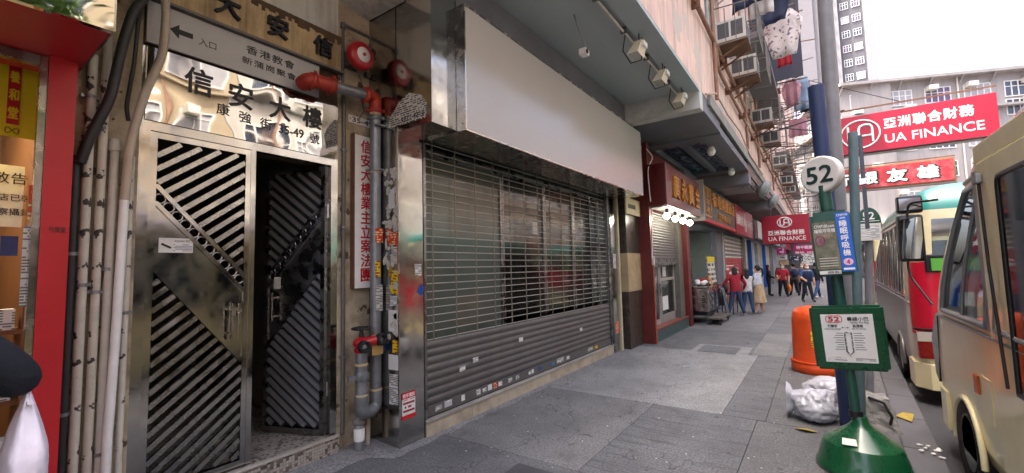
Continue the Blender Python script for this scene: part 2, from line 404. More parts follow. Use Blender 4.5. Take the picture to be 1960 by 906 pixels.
def paving(name, c, dark, rib=0):
    m = bpy.data.materials.new(name); m.use_nodes = True; t = m.node_tree; n = t.nodes; L = t.links.new; b = n['Principled BSDF']
    g_ = n.new('ShaderNodeNewGeometry')
    def nz(scale, det, rough=.6, vec=None):
        q = n.new('ShaderNodeTexNoise'); q.inputs['Scale'].default_value = scale; q.inputs['Detail'].default_value = det; q.inputs['Roughness'].default_value = rough
        L(vec or g_.outputs['Position'], q.inputs['Vector']); return q.outputs[0]
    def ramp(src, a, b_, lo=0, hi=1):
        r = n.new('ShaderNodeMapRange'); r.inputs[1].default_value = a; r.inputs[2].default_value = b_; r.inputs[3].default_value = lo; r.inputs[4].default_value = hi; L(src, r.inputs[0]); return r.outputs[0]
    def mix(f, a, b_):
        x = n.new('ShaderNodeMix'); x.data_type = 'RGBA'; L(f, x.inputs[0])
        for k, q in ((6, a), (7, b_)):
            if isinstance(q, tuple): x.inputs[k].default_value = (*q, 1)
            else: L(q, x.inputs[k])
        return x.outputs[2]
    C = lin(c); D = lin(dark)
    col = mix(ramp(nz(1.1, 8, .7), .38, .66), C, D)                                   # broad wear
    col = mix(ramp(nz(48, 3, .75), .36, .64), tuple(v * .62 for v in D), col)            # aggregate
    col = mix(ramp(nz(3.2, 9, .75), .52, .7, 0, .7), col, tuple(v * .55 for v in D))    # dark blotches
    vo = n.new('ShaderNodeTexVoronoi'); vo.inputs['Scale'].default_value = 28; L(g_.outputs['Position'], vo.inputs['Vector'])
    col = mix(ramp(vo.outputs['Distance'], .05, .1, .55, 0), col, lin('#b9b8b4'))       # pale chips
    if rib:
        mp = n.new('ShaderNodeMapping'); mp.inputs['Scale'].default_value = (22, .9, 1); L(g_.outputs['Position'], mp.inputs[0])
        col = mix(ramp(nz(1.0, 7, .7, mp.outputs[0]), .52, .64, 0, .8), col, tuple(v * .4 for v in D))
    v2 = n.new('ShaderNodeTexVoronoi'); v2.inputs['Scale'].default_value = 2.6; v2.inputs['Randomness'].default_value = 1; L(g_.outputs['Position'], v2.inputs['Vector'])
    col = mix(ramp(v2.outputs['Distance'], .055, .075, .75, 0), col, tuple(v * .35 for v in D))     # trodden gum
    wv = n.new('ShaderNodeVectorMath'); wv.operation = 'ADD'; n5 = n.new('ShaderNodeTexNoise'); n5.inputs['Scale'].default_value = 3; L(g_.outputs['Position'], n5.inputs['Vector'])
    L(g_.outputs['Position'], wv.inputs[0]); L(n5.outputs['Color'], wv.inputs[1])
    v3 = n.new('ShaderNodeTexVoronoi'); v3.feature = 'DISTANCE_TO_EDGE'; v3.inputs['Scale'].default_value = .55; L(wv.outputs[0], v3.inputs['Vector'])
    col = mix(ramp(v3.outputs['Distance'], .002, .006, .7, 0), col, tuple(v * .3 for v in D))       # hairline cracks
    L(col, b.inputs['Base Color']); b.inputs['Roughness'].default_value = .8
    bp = n.new('ShaderNodeBump'); bp.inputs['Strength'].default_value = .7; bp.inputs['Distance'].default_value = .006
    L(nz(95, 4, .7), bp.inputs['Height']); L(bp.outputs[0], b.inputs['Normal']); m.diffuse_color = (*C, 1)
    return m
conc = [paving('paving_concrete_a', '#8d8b89', '#6b6a69'), paving('paving_concrete_b', '#a2a19f', '#7e7d7c'), paving('paving_concrete_c', '#7f7f80', '#5d5d5f', 1), paving('paving_concrete_d', '#7c7b7b', '#5c5c5d')]
pv = MB(); pv.add([(-40, 8, -.02), (90, 8, -.02), (90, KY(90) + .12, -.02), (-40, KY(-40) + .12, -.02)], [(3, 2, 1, 0)])
pv = pv.build('pavement', mat('paving_bed', '#4d4d4e', .9, var=.2)); tag(pv, 'grey concrete pavement of large cast panels', kind='structure')
def slab(poly, k, dz=0):
    b = MB(); n = len(poly)
    cx_ = sum(p[0] for p in poly) / n; cy_ = sum(p[1] for p in poly) / n
    q = []
    for x, y in poly:
        q.append((x + (.003 if x < cx_ else -.003), y + (.003 if y < cy_ else -.003)))
    b.add([(x, y, dz) for x, y in q] + [(x, y, -.03) for x, y in q], [tuple(range(n))] + [((i+1) % n, i, n + i, n + (i+1) % n) for i in range(n)])
    return b.build('paving_panel', conc[k], pv)
W0 = 4.4
xs_t = [-8, -2, 1.2, 3.46, 5.6, 9.45, 12.6, 16.5, 21, 27, 34, 42, 52, 66, 88]
for i in range(len(xs_t) - 1):
    a, c = xs_t[i], xs_t[i+1]
    if 3.4 < a < 5:
        slab([(a, 1.8), (c, 1.8), (c, W0), (a, W0)], 0); slab([(a, .66), (c, .66), (c, 1.8), (a, 1.8)], 2, .001); slab([(a, KY(a) + .14), (c, KY(c) + .14), (c, .66), (a, .66)], 3, -.001)
    elif 5 < a < 9:
        slab([(a, 1.02), (c, 1.02), (c, W0), (a, W0)], 1, .002); slab([(a, .58), (c, .58), (c, 1.02), (a, 1.02)], 2); slab([(a, KY(a) + .14), (c, KY(c) + .14), (c, .58), (a, .58)], 3, -.001)
    else:
        k = (i * 5) % 3
        slab([(a, 1.15), (c, 1.15), (c, W0), (a, W0)], (0, 3, 0)[k]); slab([(a, .57), (c, .57), (c, 1.15), (a, 1.15)], (3, 0, 0)[k], .001); slab([(a, KY(a) + .14), (c, KY(c) + .14), (c, .57), (a, .57)], (3, 3, 0)[k])
# narrow pale mortar apron along the shop fronts
apron = mat('apron_mortar', '#8d8a84', .9, var=.35, scale=7, bump=.2, stain='#4a4846', stain_amt=.7, stain_scale=4)
b = MB(); pts = []; N = 70
for i in range(N + 1):
    x = 2.0 + i * (9.7 - 2.0) / N
    pts.append((x, (3.36 if x > 2.7 else 3.6) + random.uniform(-.03, .03)))
v = [(x, y, .004) for x, y in pts] + [(x, 4.0, .03) for x, y in pts]
b.add(v, [(i, i+1, N+2+i, N+1+i) for i in range(N)])
b.build('mortar_apron', conc[1], pv)
# access cover
mh = thing('manhole_cover', 'dark square access cover with a pale concrete surround in the pavement', 'manhole cover', (9.75, 1.75, 0))
MB().add([(9.2, 1.2, .005), (10.25, 1.2, .005), (10.25, 2.22, .005), (9.2, 2.22, .005)], [(0, 1, 2, 3)]).build('surround', conc[1], mh)
B('cover_plate', conc[2], mh, 9.36, 10.12, 1.4, 2.1, .0, .012)
mh2 = thing('drain_cover', 'small dark cover set flush in pavement at the bottom edge', 'manhole cover', (3.2, 2.1, 0))
B('cover_plate', mat('iron_cover', '#4b4b4d', .7, metal=.3, var=.2), mh2, 2.85, 3.3, 1.95, 2.3, 0, .012)
# kerb stones
kb = MB().box(-.5, .5, -.13, .13, -.14, -.004, bev=.015)
kerb = bpy.data.objects.new('kerb', None); COL.objects.link(kerb); tag(kerb, 'long kerb of cast stones at the edge of the pavement', kind='structure'); OFF['kerb'] = Vector((0, 0, 0))
k0 = kb.build('kerb_stone', mat('kerb_concrete', '#58585b', .85, var=.2, scale=8, bump=.15, stain='#3c3c3f', stain_amt=.6), kerb)
ang = math.atan(-.043)
for i in range(-10, 75):
    o = k0 if i == -10 else k0.copy()
    if i != -10: COL.objects.link(o); o.parent = kerb
    o.location = (i * 1.006, KY(i * 1.006), .0); o.rotation_euler = (0, 0, ang)

# ================================================================== NEAR BUILDING
bl = thing('tenement_building', 'old pink stucco tenement overhanging the shops on the left', 'building', (15, 6, 0))
SOF = 4.96; FY0 = 1.57
# upper storeys: the front wall as bands with window openings
WX = [4.0 + i * 3.1 for i in range(22)]                  # window axis positions
floors = [(6.55, 8.15), (9.75, 11.35), (12.95, 14.55), (16.15, 17.75)]
B('upper_wall', pink, bl, -14, 70, FY0, FY0 + .25, SOF, 6.55)
for fi, (z0, z1) in enumerate(floors):
    zt = floors[fi+1][0] if fi < 3 else 20.5
    B('upper_wall', pink, bl, -14, 70, FY0, FY0 + .25, z1, zt)
    e = -14
    for x in WX + [200]:
        B('upper_wall', pink, bl, e, min(x - .95, 70), FY0, FY0 + .25, z0, z1); e = x + .95
        if x > 69: break
B('roof', beam_m, bl, -14, 70, FY0 + .1, 16, 20.5, 20.7)
B('back_wall', pink, bl, -14, 70, 15.8, 16, 0, 20.5)
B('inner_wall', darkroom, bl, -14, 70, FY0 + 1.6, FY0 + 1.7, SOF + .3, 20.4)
def window(parent, x, z0, z1, y, w=1.9, cols=4, full=True):
    f = MB(); t = .05
    f.box(x - w/2, x + w/2, y - .02, y + .06, z0, z0 + t); f.box(x - w/2, x + w/2, y - .02, y + .06, z1 - t, z1)
    for k in range(cols + 1):
        xx = x - w/2 + (w - t) * k / cols
        f.box(xx, xx + t, y - .018, y + .058, z0 + t, z1 - t)
    f.box(x - w/2 + t, x + w/2 - t, y - .01, y + .05, z0 + (z1 - z0) * .68, z0 + (z1 - z0) * .68 + t * .8)
    o = f.build('window', beige_win, parent)
    for k in range(cols):
        xx = x - w/2 + (w - t) * k / cols
        MB().box(xx + t, xx + (w - t) / cols, y + .02, y + .026, z0 + t, z1 - t).build('pane', pane_m, o)
for fi, (z0, z1) in enumerate(floors[:3]):
    for x in WX:
        if x < 6 or x > 60: continue
        window(bl, x, z0, z1, FY0 + .1)
# soffits and beams
B('soffit', soffit_m, bl, 2.94, 8.3, FY0 + .003, 6, SOF + .005, SOF + .3)
B('soffit', soffit_m, bl, -14, 2.94, FY0 + .003, 6, SOF + .05, SOF + .3)
B('edge_beam', soffit_m, bl, -14, 8.3, FY0 + .002, FY0 + .3, SOF - .06, SOF + .2)
B('cross_beam', beam_m, bl, 8.3, 8.55, FY0 + .002, 4.6, 4.58, SOF + .3)
B('cross_beam', soffit_d, bl, 8.55, 10.3, FY0 + .004, 4.6, 4.62, SOF + .3)
# cracked slab end over the corner
MB().prism([(2.45, 4.62), (2.93, 4.55), (2.93, 5.0), (2.4, 5.0)], 1, 3.35, 3.95).build('broken_slab_end', plaster_w, bl)
# coffered ceiling of the next bay
cf = MB()
cf.box(10.3, 10.75, FY0 + .004, 3.6, 4.58, 4.75); cf.box(14.6, 15.0, FY0 + .004, 3.6, 4.58, 4.75)
cf.box(10.75, 14.6, FY0 + .004, FY0 + .42, 4.58, 4.75); cf.box(10.75, 14.6, 3.15, 3.6, 4.58, 4.75); cf.box(10.75, 14.6, 2.42, 2.56, 4.59, 4.75)
cf.build('coffer_frame', soffit_d, bl)
tile_b = mat('blue_pattern_tile', '#28364f', .4, var=.5, scale=9, bump=.05, stain='#8d98a4', stain_amt=.6, stain_scale=5)
til = None
ornm = mat('tile_relief', '#6d7a8a', .5, var=.2)
for yy in (2.02, 2.72):
    for k in range(6):
        x = 10.8 + k * .63
        t = MB().box(x, x + .61, yy, yy + .4, 4.70, 4.72).build('ceiling_tile', tile_b, bl)
        MB().lathe([(.16, 0), (.17, .012), (.13, .018)], (x + .3, yy + .2, 4.70), (0, 0, -1), 16).build('rosette', ornm, t)
        MB().lathe([(.07, 0), (.06, .03), (.0, .035)], (x + .3, yy + .2, 4.68), (0, 0, -1), 10).build('rosette_boss', tile_b, t)
B('soffit', soffit_d, bl, 10.3, 15.0, FY0 + .3, 6, 4.78, SOF + .3)
B('soffit', mat('peeling_soffit', '#6b5a56', .8, var=.35, scale=3, stain='#46332f', stain_amt=.8, stain_scale=2), bl, 15.0, 70, FY0 + .003, 6, 4.5, SOF + .3)
B('cross_beam', soffit_d, bl, 15.0, 15.6, FY0 + .005, 4.0, 4.2, 4.5)
B('cross_beam', soffit_d, bl, 22.2, 22.8, FY0 + .005, 4.0, 4.1, 4.5)
B('canopy_fascia', mat('fascia_concrete', '#8b8782', .8, var=.2, stain='#5c5a55', stain_amt=.6), bl, 9, 70, FY0 - .05, FY0 - .002, SOF - .12, SOF + .12)
# projecting eave slab
B('eave_slab', mat('eave_concrete', '#6c6467', .85, var=.15), bl, 12.9, 21, .8, FY0 - .003, 7.72, 7.9)
B('eave_slab', mat('eave_concrete', '#6c6467'), bl, 28, 50, .9, FY0 - .003, 7.72, 7.85)
# entrance wall (recessed) at Y=3.95
EW = 3.95
w = MB()
w.box(2.56, 3.1, EW, EW + .3, -.1, 4.95)             # pier right of gate
w.build('entrance_pier', plaster, bl)
B('pier_upper', plaster_w, bl, .6, 3.1, EW + .004, EW + .3, 4.2, 5.0)
B('entrance_pier', plaster, bl, .55, .975, EW, EW + .3, -.1, 3.8)
B('lintel', band_old, bl, .55, 2.56, EW + .02, EW + .3, 2.86, 3.81)
bd = B('name_band', band_m, bl, .55, 2.58, EW - .01, EW + .28, 3.815, 4.205)
for s, x in (('大', 1.42), ('安', 1.84), ('信', 2.28)):
    text('relief_letter', s, black, bd, (x, EW - .01, 3.92), .19, bold=.025, ext=.03, **FY)
b = MB(); rnd = random.Random(3)
for i in range(30):
    x = 1.7 + i * .03; b.box(x, x + .03, EW - .013 - rnd.random() * .004, EW, 4.17 - rnd.random() * .06 , 4.207)
b.build('chipped_edge', band_old, bd)
# corridor behind the gate
cr = MB(); cr.box(.95, 1.0, EW + .3, 7.5, 0, 3.2); cr.box(2.56, 2.62, EW + .3, 7.5, 0, 3.2); cr.box(.95, 2.62, 7.4, 7.5, 0, 3.2); cr.box(.95, 2.62, EW + .28, 7.5, 3.1, 3.2)
cr.build('corridor', mat('corridor_wall', '#6f6b64', .8, var=.2), bl)
stp = MB(); stp.box(.97, 2.56, 3.9, 7.4, -.1, .18); stp = stp.build('entrance_step', tile_mosaic, bl)
B('step_nosing', mat('step_nosing', '#b3aa9f', .5, var=.15, stain='#6d665d', stain_amt=.5), bl, .97, 2.56, 3.885, 3.93, .165, .187, bev=.005)

# column of mirror steel
col_ = thing('steel_column', 'mirror steel clad column between the entrance and the shutter', 'column', (3.1, 3.75, 0))
B('cladding', steel, col_, 2.94, 3.28, 3.47, 4.3, 0, 3.19)
B('cladding_seam', black, col_, 3.272, 3.283, 3.466, 3.472, 0, 3.19)
B('upper_cladding', steel, col_, 2.9405, 3.29, 2.98, 4.25, 3.192, SOF - .002)
B('seam', black, col_, 2.936, 2.9402, 3.5, 3.506, 3.2, 4.94)
B('corner_trim', steel_b, col_, 2.934, 2.946, 3.466, 3.478, 0, 3.19)

# ================================================================== GATE
gt = thing('entrance_gate', 'stainless steel double gate with diagonal slats at the building entrance', 'gate', (1.75, 3.97, .18))
GY = 3.95
fr = MB()
fr.box(.975, 1.04, GY, GY + .07, .18, 3.455); fr.box(2.49, 2.56, GY, GY + .07, .18, 3.455); fr.box(1.04, 2.49, GY, GY + .07, 2.83, 2.9)
fr.box(1.735, 1.775, GY + .003, GY + .06, .18, 2.83)
fr.build('gate_frame', steel, gt)
tr_ = B('transom_plate', steel_t, gt, 1.0, 2.53, GY - .012, GY - .002, 2.9, 3.455)
for s, x, z in (('信', 1.33, 3.2), ('安', 1.64, 3.18), ('大', 1.97, 3.17), ('樓', 2.28, 3.17)):
    text('lettering', s, ink, tr_, (x - .095, GY - .012, z - .01), .205, width=.185, bold=.022, ext=.004, **FY)
for s, x, z in (('康', 1.5, 3.08), ('強', 1.67, 3.06), ('街', 1.84, 3.05), ('號', 2.3, 3.02)):
    text('lettering', s, ink, tr_, (x - .045, GY - .012, z - .01), .095, bold=.016, **FY)
text('lettering', '35-49', ink, tr_, (1.96, GY - .012, 3.035), .08, width=.23, bold=.02, **FY)
def leaf(name, flip, w, z0, z1, light):
    """a leaf standing in the local plane y=0 from x=0 (hinge) to x=w; pattern falls away from the hinge when flip is False"""
    L = bpy.data.objects.new(name, None); COL.objects.link(L); L.parent = gt; OFF[L.name] = Vector((0, 0, 0))
    f = MB(); t = .045
    f.box(0, t, 0, .045, z0, z1); f.box(w - t, w, 0, .045, z0, z1); f.box(t, w - t, 0, .045, z0, z0 + t * 1.2); f.box(t, w - t, 0, .045, z1 - t, z1)
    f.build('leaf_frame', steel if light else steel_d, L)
    return L
def diag_slats(L, w, za, zb, zc, zd, t, up, m, step=.098, thick=.036):
    """slats within the quad x in[t,w-t], bottom line za->zb, top line zc->zd; direction up=+1 rises with x"""
    x0, x1 = t, w - t; W_ = x1 - x0; k = .78 * up
    lo = min(za, zb) - 1.2; hi = max(zc, zd) + 1.2
    c = lo
    while c < hi:
        # clip the line z = c + k (x-x0) to the region
        xs = []
        for i in range(121):
            x = x0 + W_ * i / 120; z = c + k * (x - x0); u = (x - x0) / W_
            if za + (zb - za) * u + .012 <= z <= zc + (zd - zc) * u - .012: xs.append(x)
        if len(xs) > 4:
            a, b_ = xs[0], xs[-1]
            MB().bar((a, .022, c + k * (a - x0)), (b_, .022, c + k * (b_ - x0)), .03, thick, (0, 0, 1)).build('slat', m, L)
        c += step
LW = .70
l1 = leaf('fixed_leaf', False, LW, .19, 2.825, True); l1.location = (1.04 - 1.75, GY - 3.97 + .008, 0 - .18)
t = .045
l1m = steel_s
diag_slats(l1, LW, 2.44, 1.77, 2.78, 2.78, t, 1, l1m, step=.104)
for za, zb in ((2.43, 1.755), (2.30, 1.625)):
    MB().bar((t, .022, za), (LW - t, .022, zb), .045, .03).build('diagonal_bar', steel, l1)
rg = None
for i in range(11):
    u = .05 + i / 11; x = t + (LW - 2*t) * u; z = 2.365 + (1.69 - 2.365) * u
    ring = MB(); n = 14
    pts = [(x + .036 * math.cos(2*PI*j/n), .022, z + .036 * math.sin(2*PI*j/n)) for j in range(n + 1)]
    ring.tube(pts, .008, 6, caps=False).build('ring', steel_b, l1)
MB().prism([(t, 1.83), (t, 2.29), (LW - t, 1.615), (LW - t, 1.06)], 1, .012, .03).build('plate', steel, l1)
MB().bar((t, .022, 1.815), (LW - t, .022, 1.045), .05, .032).build('diagonal_bar', steel, l1)
diag_slats(l1, LW, .25, .25, 1.80, 1.03, t, 1, l1m, step=.098)
hd = MB()
for yy in (-.065,):
    for xx in (LW - .15, LW - .105):
        hd.box(xx, xx + .022, yy - .012, yy + .012, 1.22, 1.52)
    hd.box(LW - .15, LW - .083, yy - .008, yy + .05, 1.27, 1.285); hd.box(LW - .15, LW - .083, yy - .008, yy + .07, 1.465, 1.48)
hd.build('handle', steel_b, l1)
wl = B('warning_label', paper, l1, .075, .29, .008, .0115, 1.93, 2.04)
text('lettering', 'WARNING 警告', ink, wl, (.17, .008, 2.01), .018, width=.1, ext=.001, **FY)
MB().box(.165, .285, .0068, .008, 1.942, 2.0).build('fine_print', print_w2, wl)
MB().bar((.09, .0075, 1.995), (.15, .0075, 1.965), .002, .016).build('camera_pictogram', ink, wl)
# open leaf, hinged on the right, swung inwards
l2 = leaf('open_leaf', True, LW, .19, 2.825, False)
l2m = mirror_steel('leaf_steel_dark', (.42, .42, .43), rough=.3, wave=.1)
l2s = mat('dull_aluminium_slat', '#9a9a9c', .35, metal=.55, var=.1, bump=0)
diag_slats(l2, LW, 2.44, 1.77, 2.78, 2.78, t, 1, l2s, step=.104)
for za, zb in ((2.43, 1.755), (2.30, 1.625)):
    MB().bar((t, .022, za), (LW - t, .022, zb), .045, .03).build('diagonal_bar', l2m, l2)
for i in range(10):
    u = .06 + i / 10.2; x = t + (LW - 2*t) * u; z = 2.365 + (1.69 - 2.365) * u
    MB().tube([(x + .036 * math.cos(2*PI*j/14), .022, z + .036 * math.sin(2*PI*j/14)) for j in range(15)], .008, 6, caps=False).build('ring', l2m, l2)
MB().prism([(t, 1.83), (t, 2.29), (LW - t, 1.615), (LW - t, 1.06)], 1, .012, .03).build('plate', l2m, l2)
MB().bar((t, .022, 1.815), (LW - t, .022, 1.045), .05, .032).build('diagonal_bar', l2m, l2)
diag_slats(l2, LW, .25, .25, 1.80, 1.03, t, 1, l2s, step=.098)
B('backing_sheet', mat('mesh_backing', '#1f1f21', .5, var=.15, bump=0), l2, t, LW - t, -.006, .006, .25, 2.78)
hd = MB()
for yy, s_ in ((.09, 1),):
    hd.box(LW - .14, LW - .12, yy - .01, yy + .01, 1.28, 1.56); hd.box(LW - .14, LW - .12, .03, yy, 1.32, 1.335); hd.box(LW - .14, LW - .12, .03, yy, 1.505, 1.52)
hd.build('handle', steel_b, l2)
B('torn_sticker', paper, l2, LW - .2, LW - .12, .047, .049, 1.60, 1.72)
for z in (.55, 2.3):
    MB().tube([(-.005, .0, z), (-.005, .0, z + .14)], .014, 8).build('hinge', steel_b, l2)
# local x runs from the hinge; mirror so that the pattern faces the street
l2.location = (2.49 - 1.75, GY + .06 - 3.97, -.18)
l2.rotation_euler = (0, 0, math.radians(112)); 

# ================================================================== ENTRANCE SIGNS
cs = thing('church_sign', 'long pale grey entrance sign with arrow above the steel gate', 'sign', (1.6, 3.93, 3.48))
B('board', mat('grey_board', '#b5b4b4', .45, var=.04, bump=0, stain='#97918a', stain_amt=.3), cs, .985, 2.33, 3.915, 3.935, 3.475, 3.79)
B('top_rail', galv_d, cs, .95, 2.58, 3.87, 3.945, 3.795, 3.815)
MB().prism([(1.12, 3.63), (1.18, 3.685), (1.18, 3.65), (1.27, 3.65), (1.27, 3.61), (1.18, 3.61), (1.18, 3.575)], 1, 3.912, 3.9165).build('arrow', ink, cs)
text('lettering', '入口', ink, cs, (1.31, 3.915, 3.585), .06, **FY)
text('lettering', '香港教會', ink, cs, (1.66, 3.915, 3.66), .075, width=.42, bold=.012, spacing=1.2, **FY)
text('lettering', '新蒲崗聚會所', ink, cs, (1.63, 3.915, 3.56), .062, width=.56, bold=.008, spacing=1.2, **FY)
vb = thing('vertical_board', 'tall white board with red vertical characters beside the gate', 'sign', (2.83, 3.92, 1.58))
B('board', white_p, vb, 2.72, 3.0, 3.89, 3.945, 1.585, 3.2)
B('board_edge', rust, vb, 2.705, 2.719, 3.888, 3.947, 1.58, 3.21)
for i, s in enumerate('信安大樓業主立案法團'):
    text('lettering', s, red_letter, vb, (2.86, 3.89, 3.02 - i * .152), .135, width=.13, bold=.02, center=True, **FY)
npq = thing('number_plaque', 'small white house number plaque above the vertical board', 'sign', (2.85, 3.93, 3.35))
B('plate', white_p, npq, 2.68, 3.02, 3.935, 3.949, 3.33, 3.41)
text('lettering', '·35-49·', ink, npq, (2.69, 3.935, 3.345), .05, width=.31, bold=.02, **FY)

# ================================================================== FIRE BELL, PIPES
fb = thing('fire_bell', 'round red fire alarm bell with white centre on the wall', 'fire bell', (2.81, 3.94, 4.07))
ax = (0, -1, 0); c = (2.69, 3.80, 3.99)
MB().lathe([(.128, 0), (.14, .006), (.146, .02), (.147, .055), (.14, .082), (.125, .094), (.085, .1)], c, ax, 32).build('gong', red, fb)
MB().lathe([(.078, .099), (.077, .104), (.02, .105)], c, ax, 28).build('centre_plate', white_p, fb)
MB().lathe([(.018, .1), (.016, .118), (.0, .12)], c, ax, 14).build('boss', red, fb)
MB().box(2.62, 2.76, 3.8, 3.949, 3.9, 4.06).build('mount', galv_d, fb)
cd_ = thing('bell_conduit', 'bent steel conduit looping over the fire bell', 'pipe', (2.75, 3.92, 3.6))
T('conduit', galv_d, cd_, bend([(2.6, 3.93, 3.62), (2.6, 3.93, 4.36), (2.95, 3.93, 4.36), (2.95, 3.93, 4.17)], .05), .016)
MB().lathe([(.026, 0), (.026, .06)], (2.6, 3.93, 4.31), (0, 0, 1), 10).build('coupling', galv_d, cd_)
MB().lathe([(.026, 0), (.026, .06)], (2.95, 3.93, 4.22), (0, 0, 1), 10).build('coupling', galv_d, cd_)
MB().box(2.87, 2.93, 3.9, 3.95, 3.88, 3.93).build('junction_box', galv_d, cd_)
T('bare_wire', black, cd_, [(2.8, 3.94, 3.88), (2.83, 3.92, 3.78), (2.8, 3.93, 3.66), (2.86, 3.92, 3.5), (2.8, 3.93, 3.4)], .004, 6)
dp = thing('door_side_conduit', 'thin grey steel conduit running down beside the gate', 'pipe', (2.62, 3.93, 0))
T('conduit', galv_d, dp, [(2.615, 3.93, .16), (2.615, 3.93, 3.6)], .02)
for z in (.9, 2.2, 3.0): MB().box(2.585, 2.645, 3.905, 3.95, z, z + .02).build('clip', galv, dp)
# fire main : red coupling, horizontal run, drop, u-bend, inlet valve
fm = thing('fire_main', 'grey fire main pipe with red couplings and a U bend at the wall', 'pipe', (2.85, 3.75, 0))
PYm = 3.76
T('horizontal_pipe', galv, fm, [(2.3, PYm, 3.56), (2.8, PYm, 3.60)], .056, 18)
T('vertical_pipe', galv, fm, [(2.88, PYm, 3.5), (2.88, PYm, .52)], .056, 18)
T('elbow', primer, fm, bend([(2.13, PYm + .1, 3.53), (2.13, PYm, 3.545), (2.34, PYm, 3.563)], .06), .068, 16)
T('elbow', primer, fm, bend([(2.76, PYm, 3.597), (2.88, PYm, 3.605), (2.88, PYm, 3.47)], .07), .066, 16)
def collar(p, ax, r, h, m, bolts=True):
    b = MB(); b.lathe([(r - .01, -h/2), (r + .01, -h/2 + .008), (r + .01, h/2 - .008), (r - .01, h/2)], p, ax, 18)
    A = Vector(ax).normalized(); u = A.orthogonal().normalized(); w_ = A.cross(u)
    if bolts:
        for s in (-1, 1):
            q = Vector(p) + w_ * s * (r + .02); b.ball(q, (.017, .017, .017), 8, 5); b.tube([q - u * .03, q + u * .03], .008, 6)
    return b.build('coupling', m, fm)
collar((2.17, PYm, 3.548), (1, 0, .08), .066, .05, primer); collar((2.36, PYm, 3.565), (1, 0, .08), .068, .07, primer); collar((2.76, PYm, 3.6), (1, 0, .08), .066, .06, primer); collar((2.88, PYm, 3.46), (0, 0, 1), .066, .06, primer)
for z in (3.38, 2.82): collar((2.88, PYm, z), (0, 0, 1), .06, .05, galv)
for z in (3.41, 2.79, .545): MB().lathe([(.061, 0), (.064, .012), (.061, .024)], (2.88, PYm, z), (0, 0, 1), 18).build('tape', tape_m, fm)
T('u_bend', galv, fm, bend([(2.88, PYm, .55), (2.88, PYm, .37), (2.665, PYm - .06, .37), (2.665, PYm - .06, .58)], .12, 8), .062, 18)
T('riser', galv, fm, [(2.665, PYm - .06, .56), (2.665, PYm - .06, .98)], .056, 18)
for z in (.55, .84): MB().lathe([(.061, 0), (.064, .012), (.061, .024)], (2.665, PYm - .06, z), (0, 0, 1), 18).build('tape', tape_m, fm)
MB().lathe([(.062, -.04), (.065, -.03), (.065, .03), (.062, .04)], (2.665, PYm - .06, .74), (0, 0, 1), 18).box(2.52, 2.62, PYm - .07, PYm - .05, .715, .765).box(2.715, 2.74, PYm - .09, PYm - .03, .72, .76).build('bracket', galv, fm)
MB().box(2.825, 2.94, PYm - .09, PYm - .05, 3.28 - .0, 3.3).build('clip', galv, fm)
iv = thing('fire_inlet', 'red twin fire inlet valve with a black handwheel', 'fire hydrant', (2.665, 3.7, .96))
cx0, cy0 = 2.665, PYm - .06
MB().lathe([(.058, .965), (.07, .985), (.072, 1.0), (.05, 1.03), (.05, 1.06)], (cx0, cy0, 0), (0, 0, 1), 18).ball((cx0, cy0, 1.06), (.085, .075, .06), 18, 10)\
    .tube([(cx0, cy0, 1.05), (cx0 - .05, cy0 - .1, 1.045)], .052, 16).tube([(cx0, cy0, 1.05), (cx0 + .12, cy0 - .08, 1.08)], .05, 16).build('valve_body', red, iv)
for (dx, dy, dz) in ((-.06, -.12, -.005), (.145, -.095, .035)):
    d = Vector((dx, dy, 0)).normalized() * .3 + Vector((0, -.8, 0)); d.normalize()
    p = Vector((cx0 + dx, cy0 + dy, 1.045 + dz))
    MB().lathe([(.05, -.02), (.058, -.015), (.058, .035), (.048, .04), (.038, .04), (.036, .0), (.0, -.005)], p, d, 20).build('hose_outlet', rubber, iv)
    MB().lathe([(.036, .0), (.028, .02), (.0, .02)], p, d, 16).build('outlet_insert', galv, iv)
MB().tube([(cx0, cy0, 1.09), (cx0, cy0, 1.19)], [.03, .016], 10).build('spindle', black, iv)
hw = MB(); hw.tube([(cx0 + .085 * math.cos(2*PI*j/20), cy0 + .085 * math.sin(2*PI*j/20), 1.2) for j in range(21)], .012, 8, caps=False)
for j in range(4): hw.bar((cx0, cy0, 1.195), (cx0 + .085 * math.cos(PI*j/2 + .4), cy0 + .085 * math.sin(PI*j/2 + .4), 1.2), .018, .012)
hw.build('handwheel', black, iv)
B('name_tag', mat('tag_card', '#b29255', .5), iv, cx0 + .07, cx0 + .2, cy0 - .075, cy0 - .072, .93, 1.13)
tp = B('blue_tape', mat('blue_tape', '#1f4a8c', .4), iv, cx0 + .15, cx0 + .275, cy0 - .002, cy0 + .0, .935, 1.0)
sb = thing('capped_stub', 'cut off grey pipe stub with white paper at pavement below the U bend', 'pipe', (2.73, 3.82, 0))
MB().lathe([(.052, 0), (.052, .26), (.045, .27), (.0, .27)], (2.715, 3.8, 0), (0, 0, 1), 18).build('stub', galv, sb)
MB().lathe([(.053, .1), (.0535, .22), (.053, .22)], (2.715, 3.8, 0), (0, 0, 1), 18).build('paper_wrap', paper, sb)
MB().ball((2.715, 3.8, .28), (.07, .07, .05), 10, 6).build('mortar_lump', concrete, sb)
T('thin_drain', cream_pipe, sb, [(2.83, 3.83, 0), (2.84, 3.83, .45), (2.86, 3.85, .62)], .028, 12)
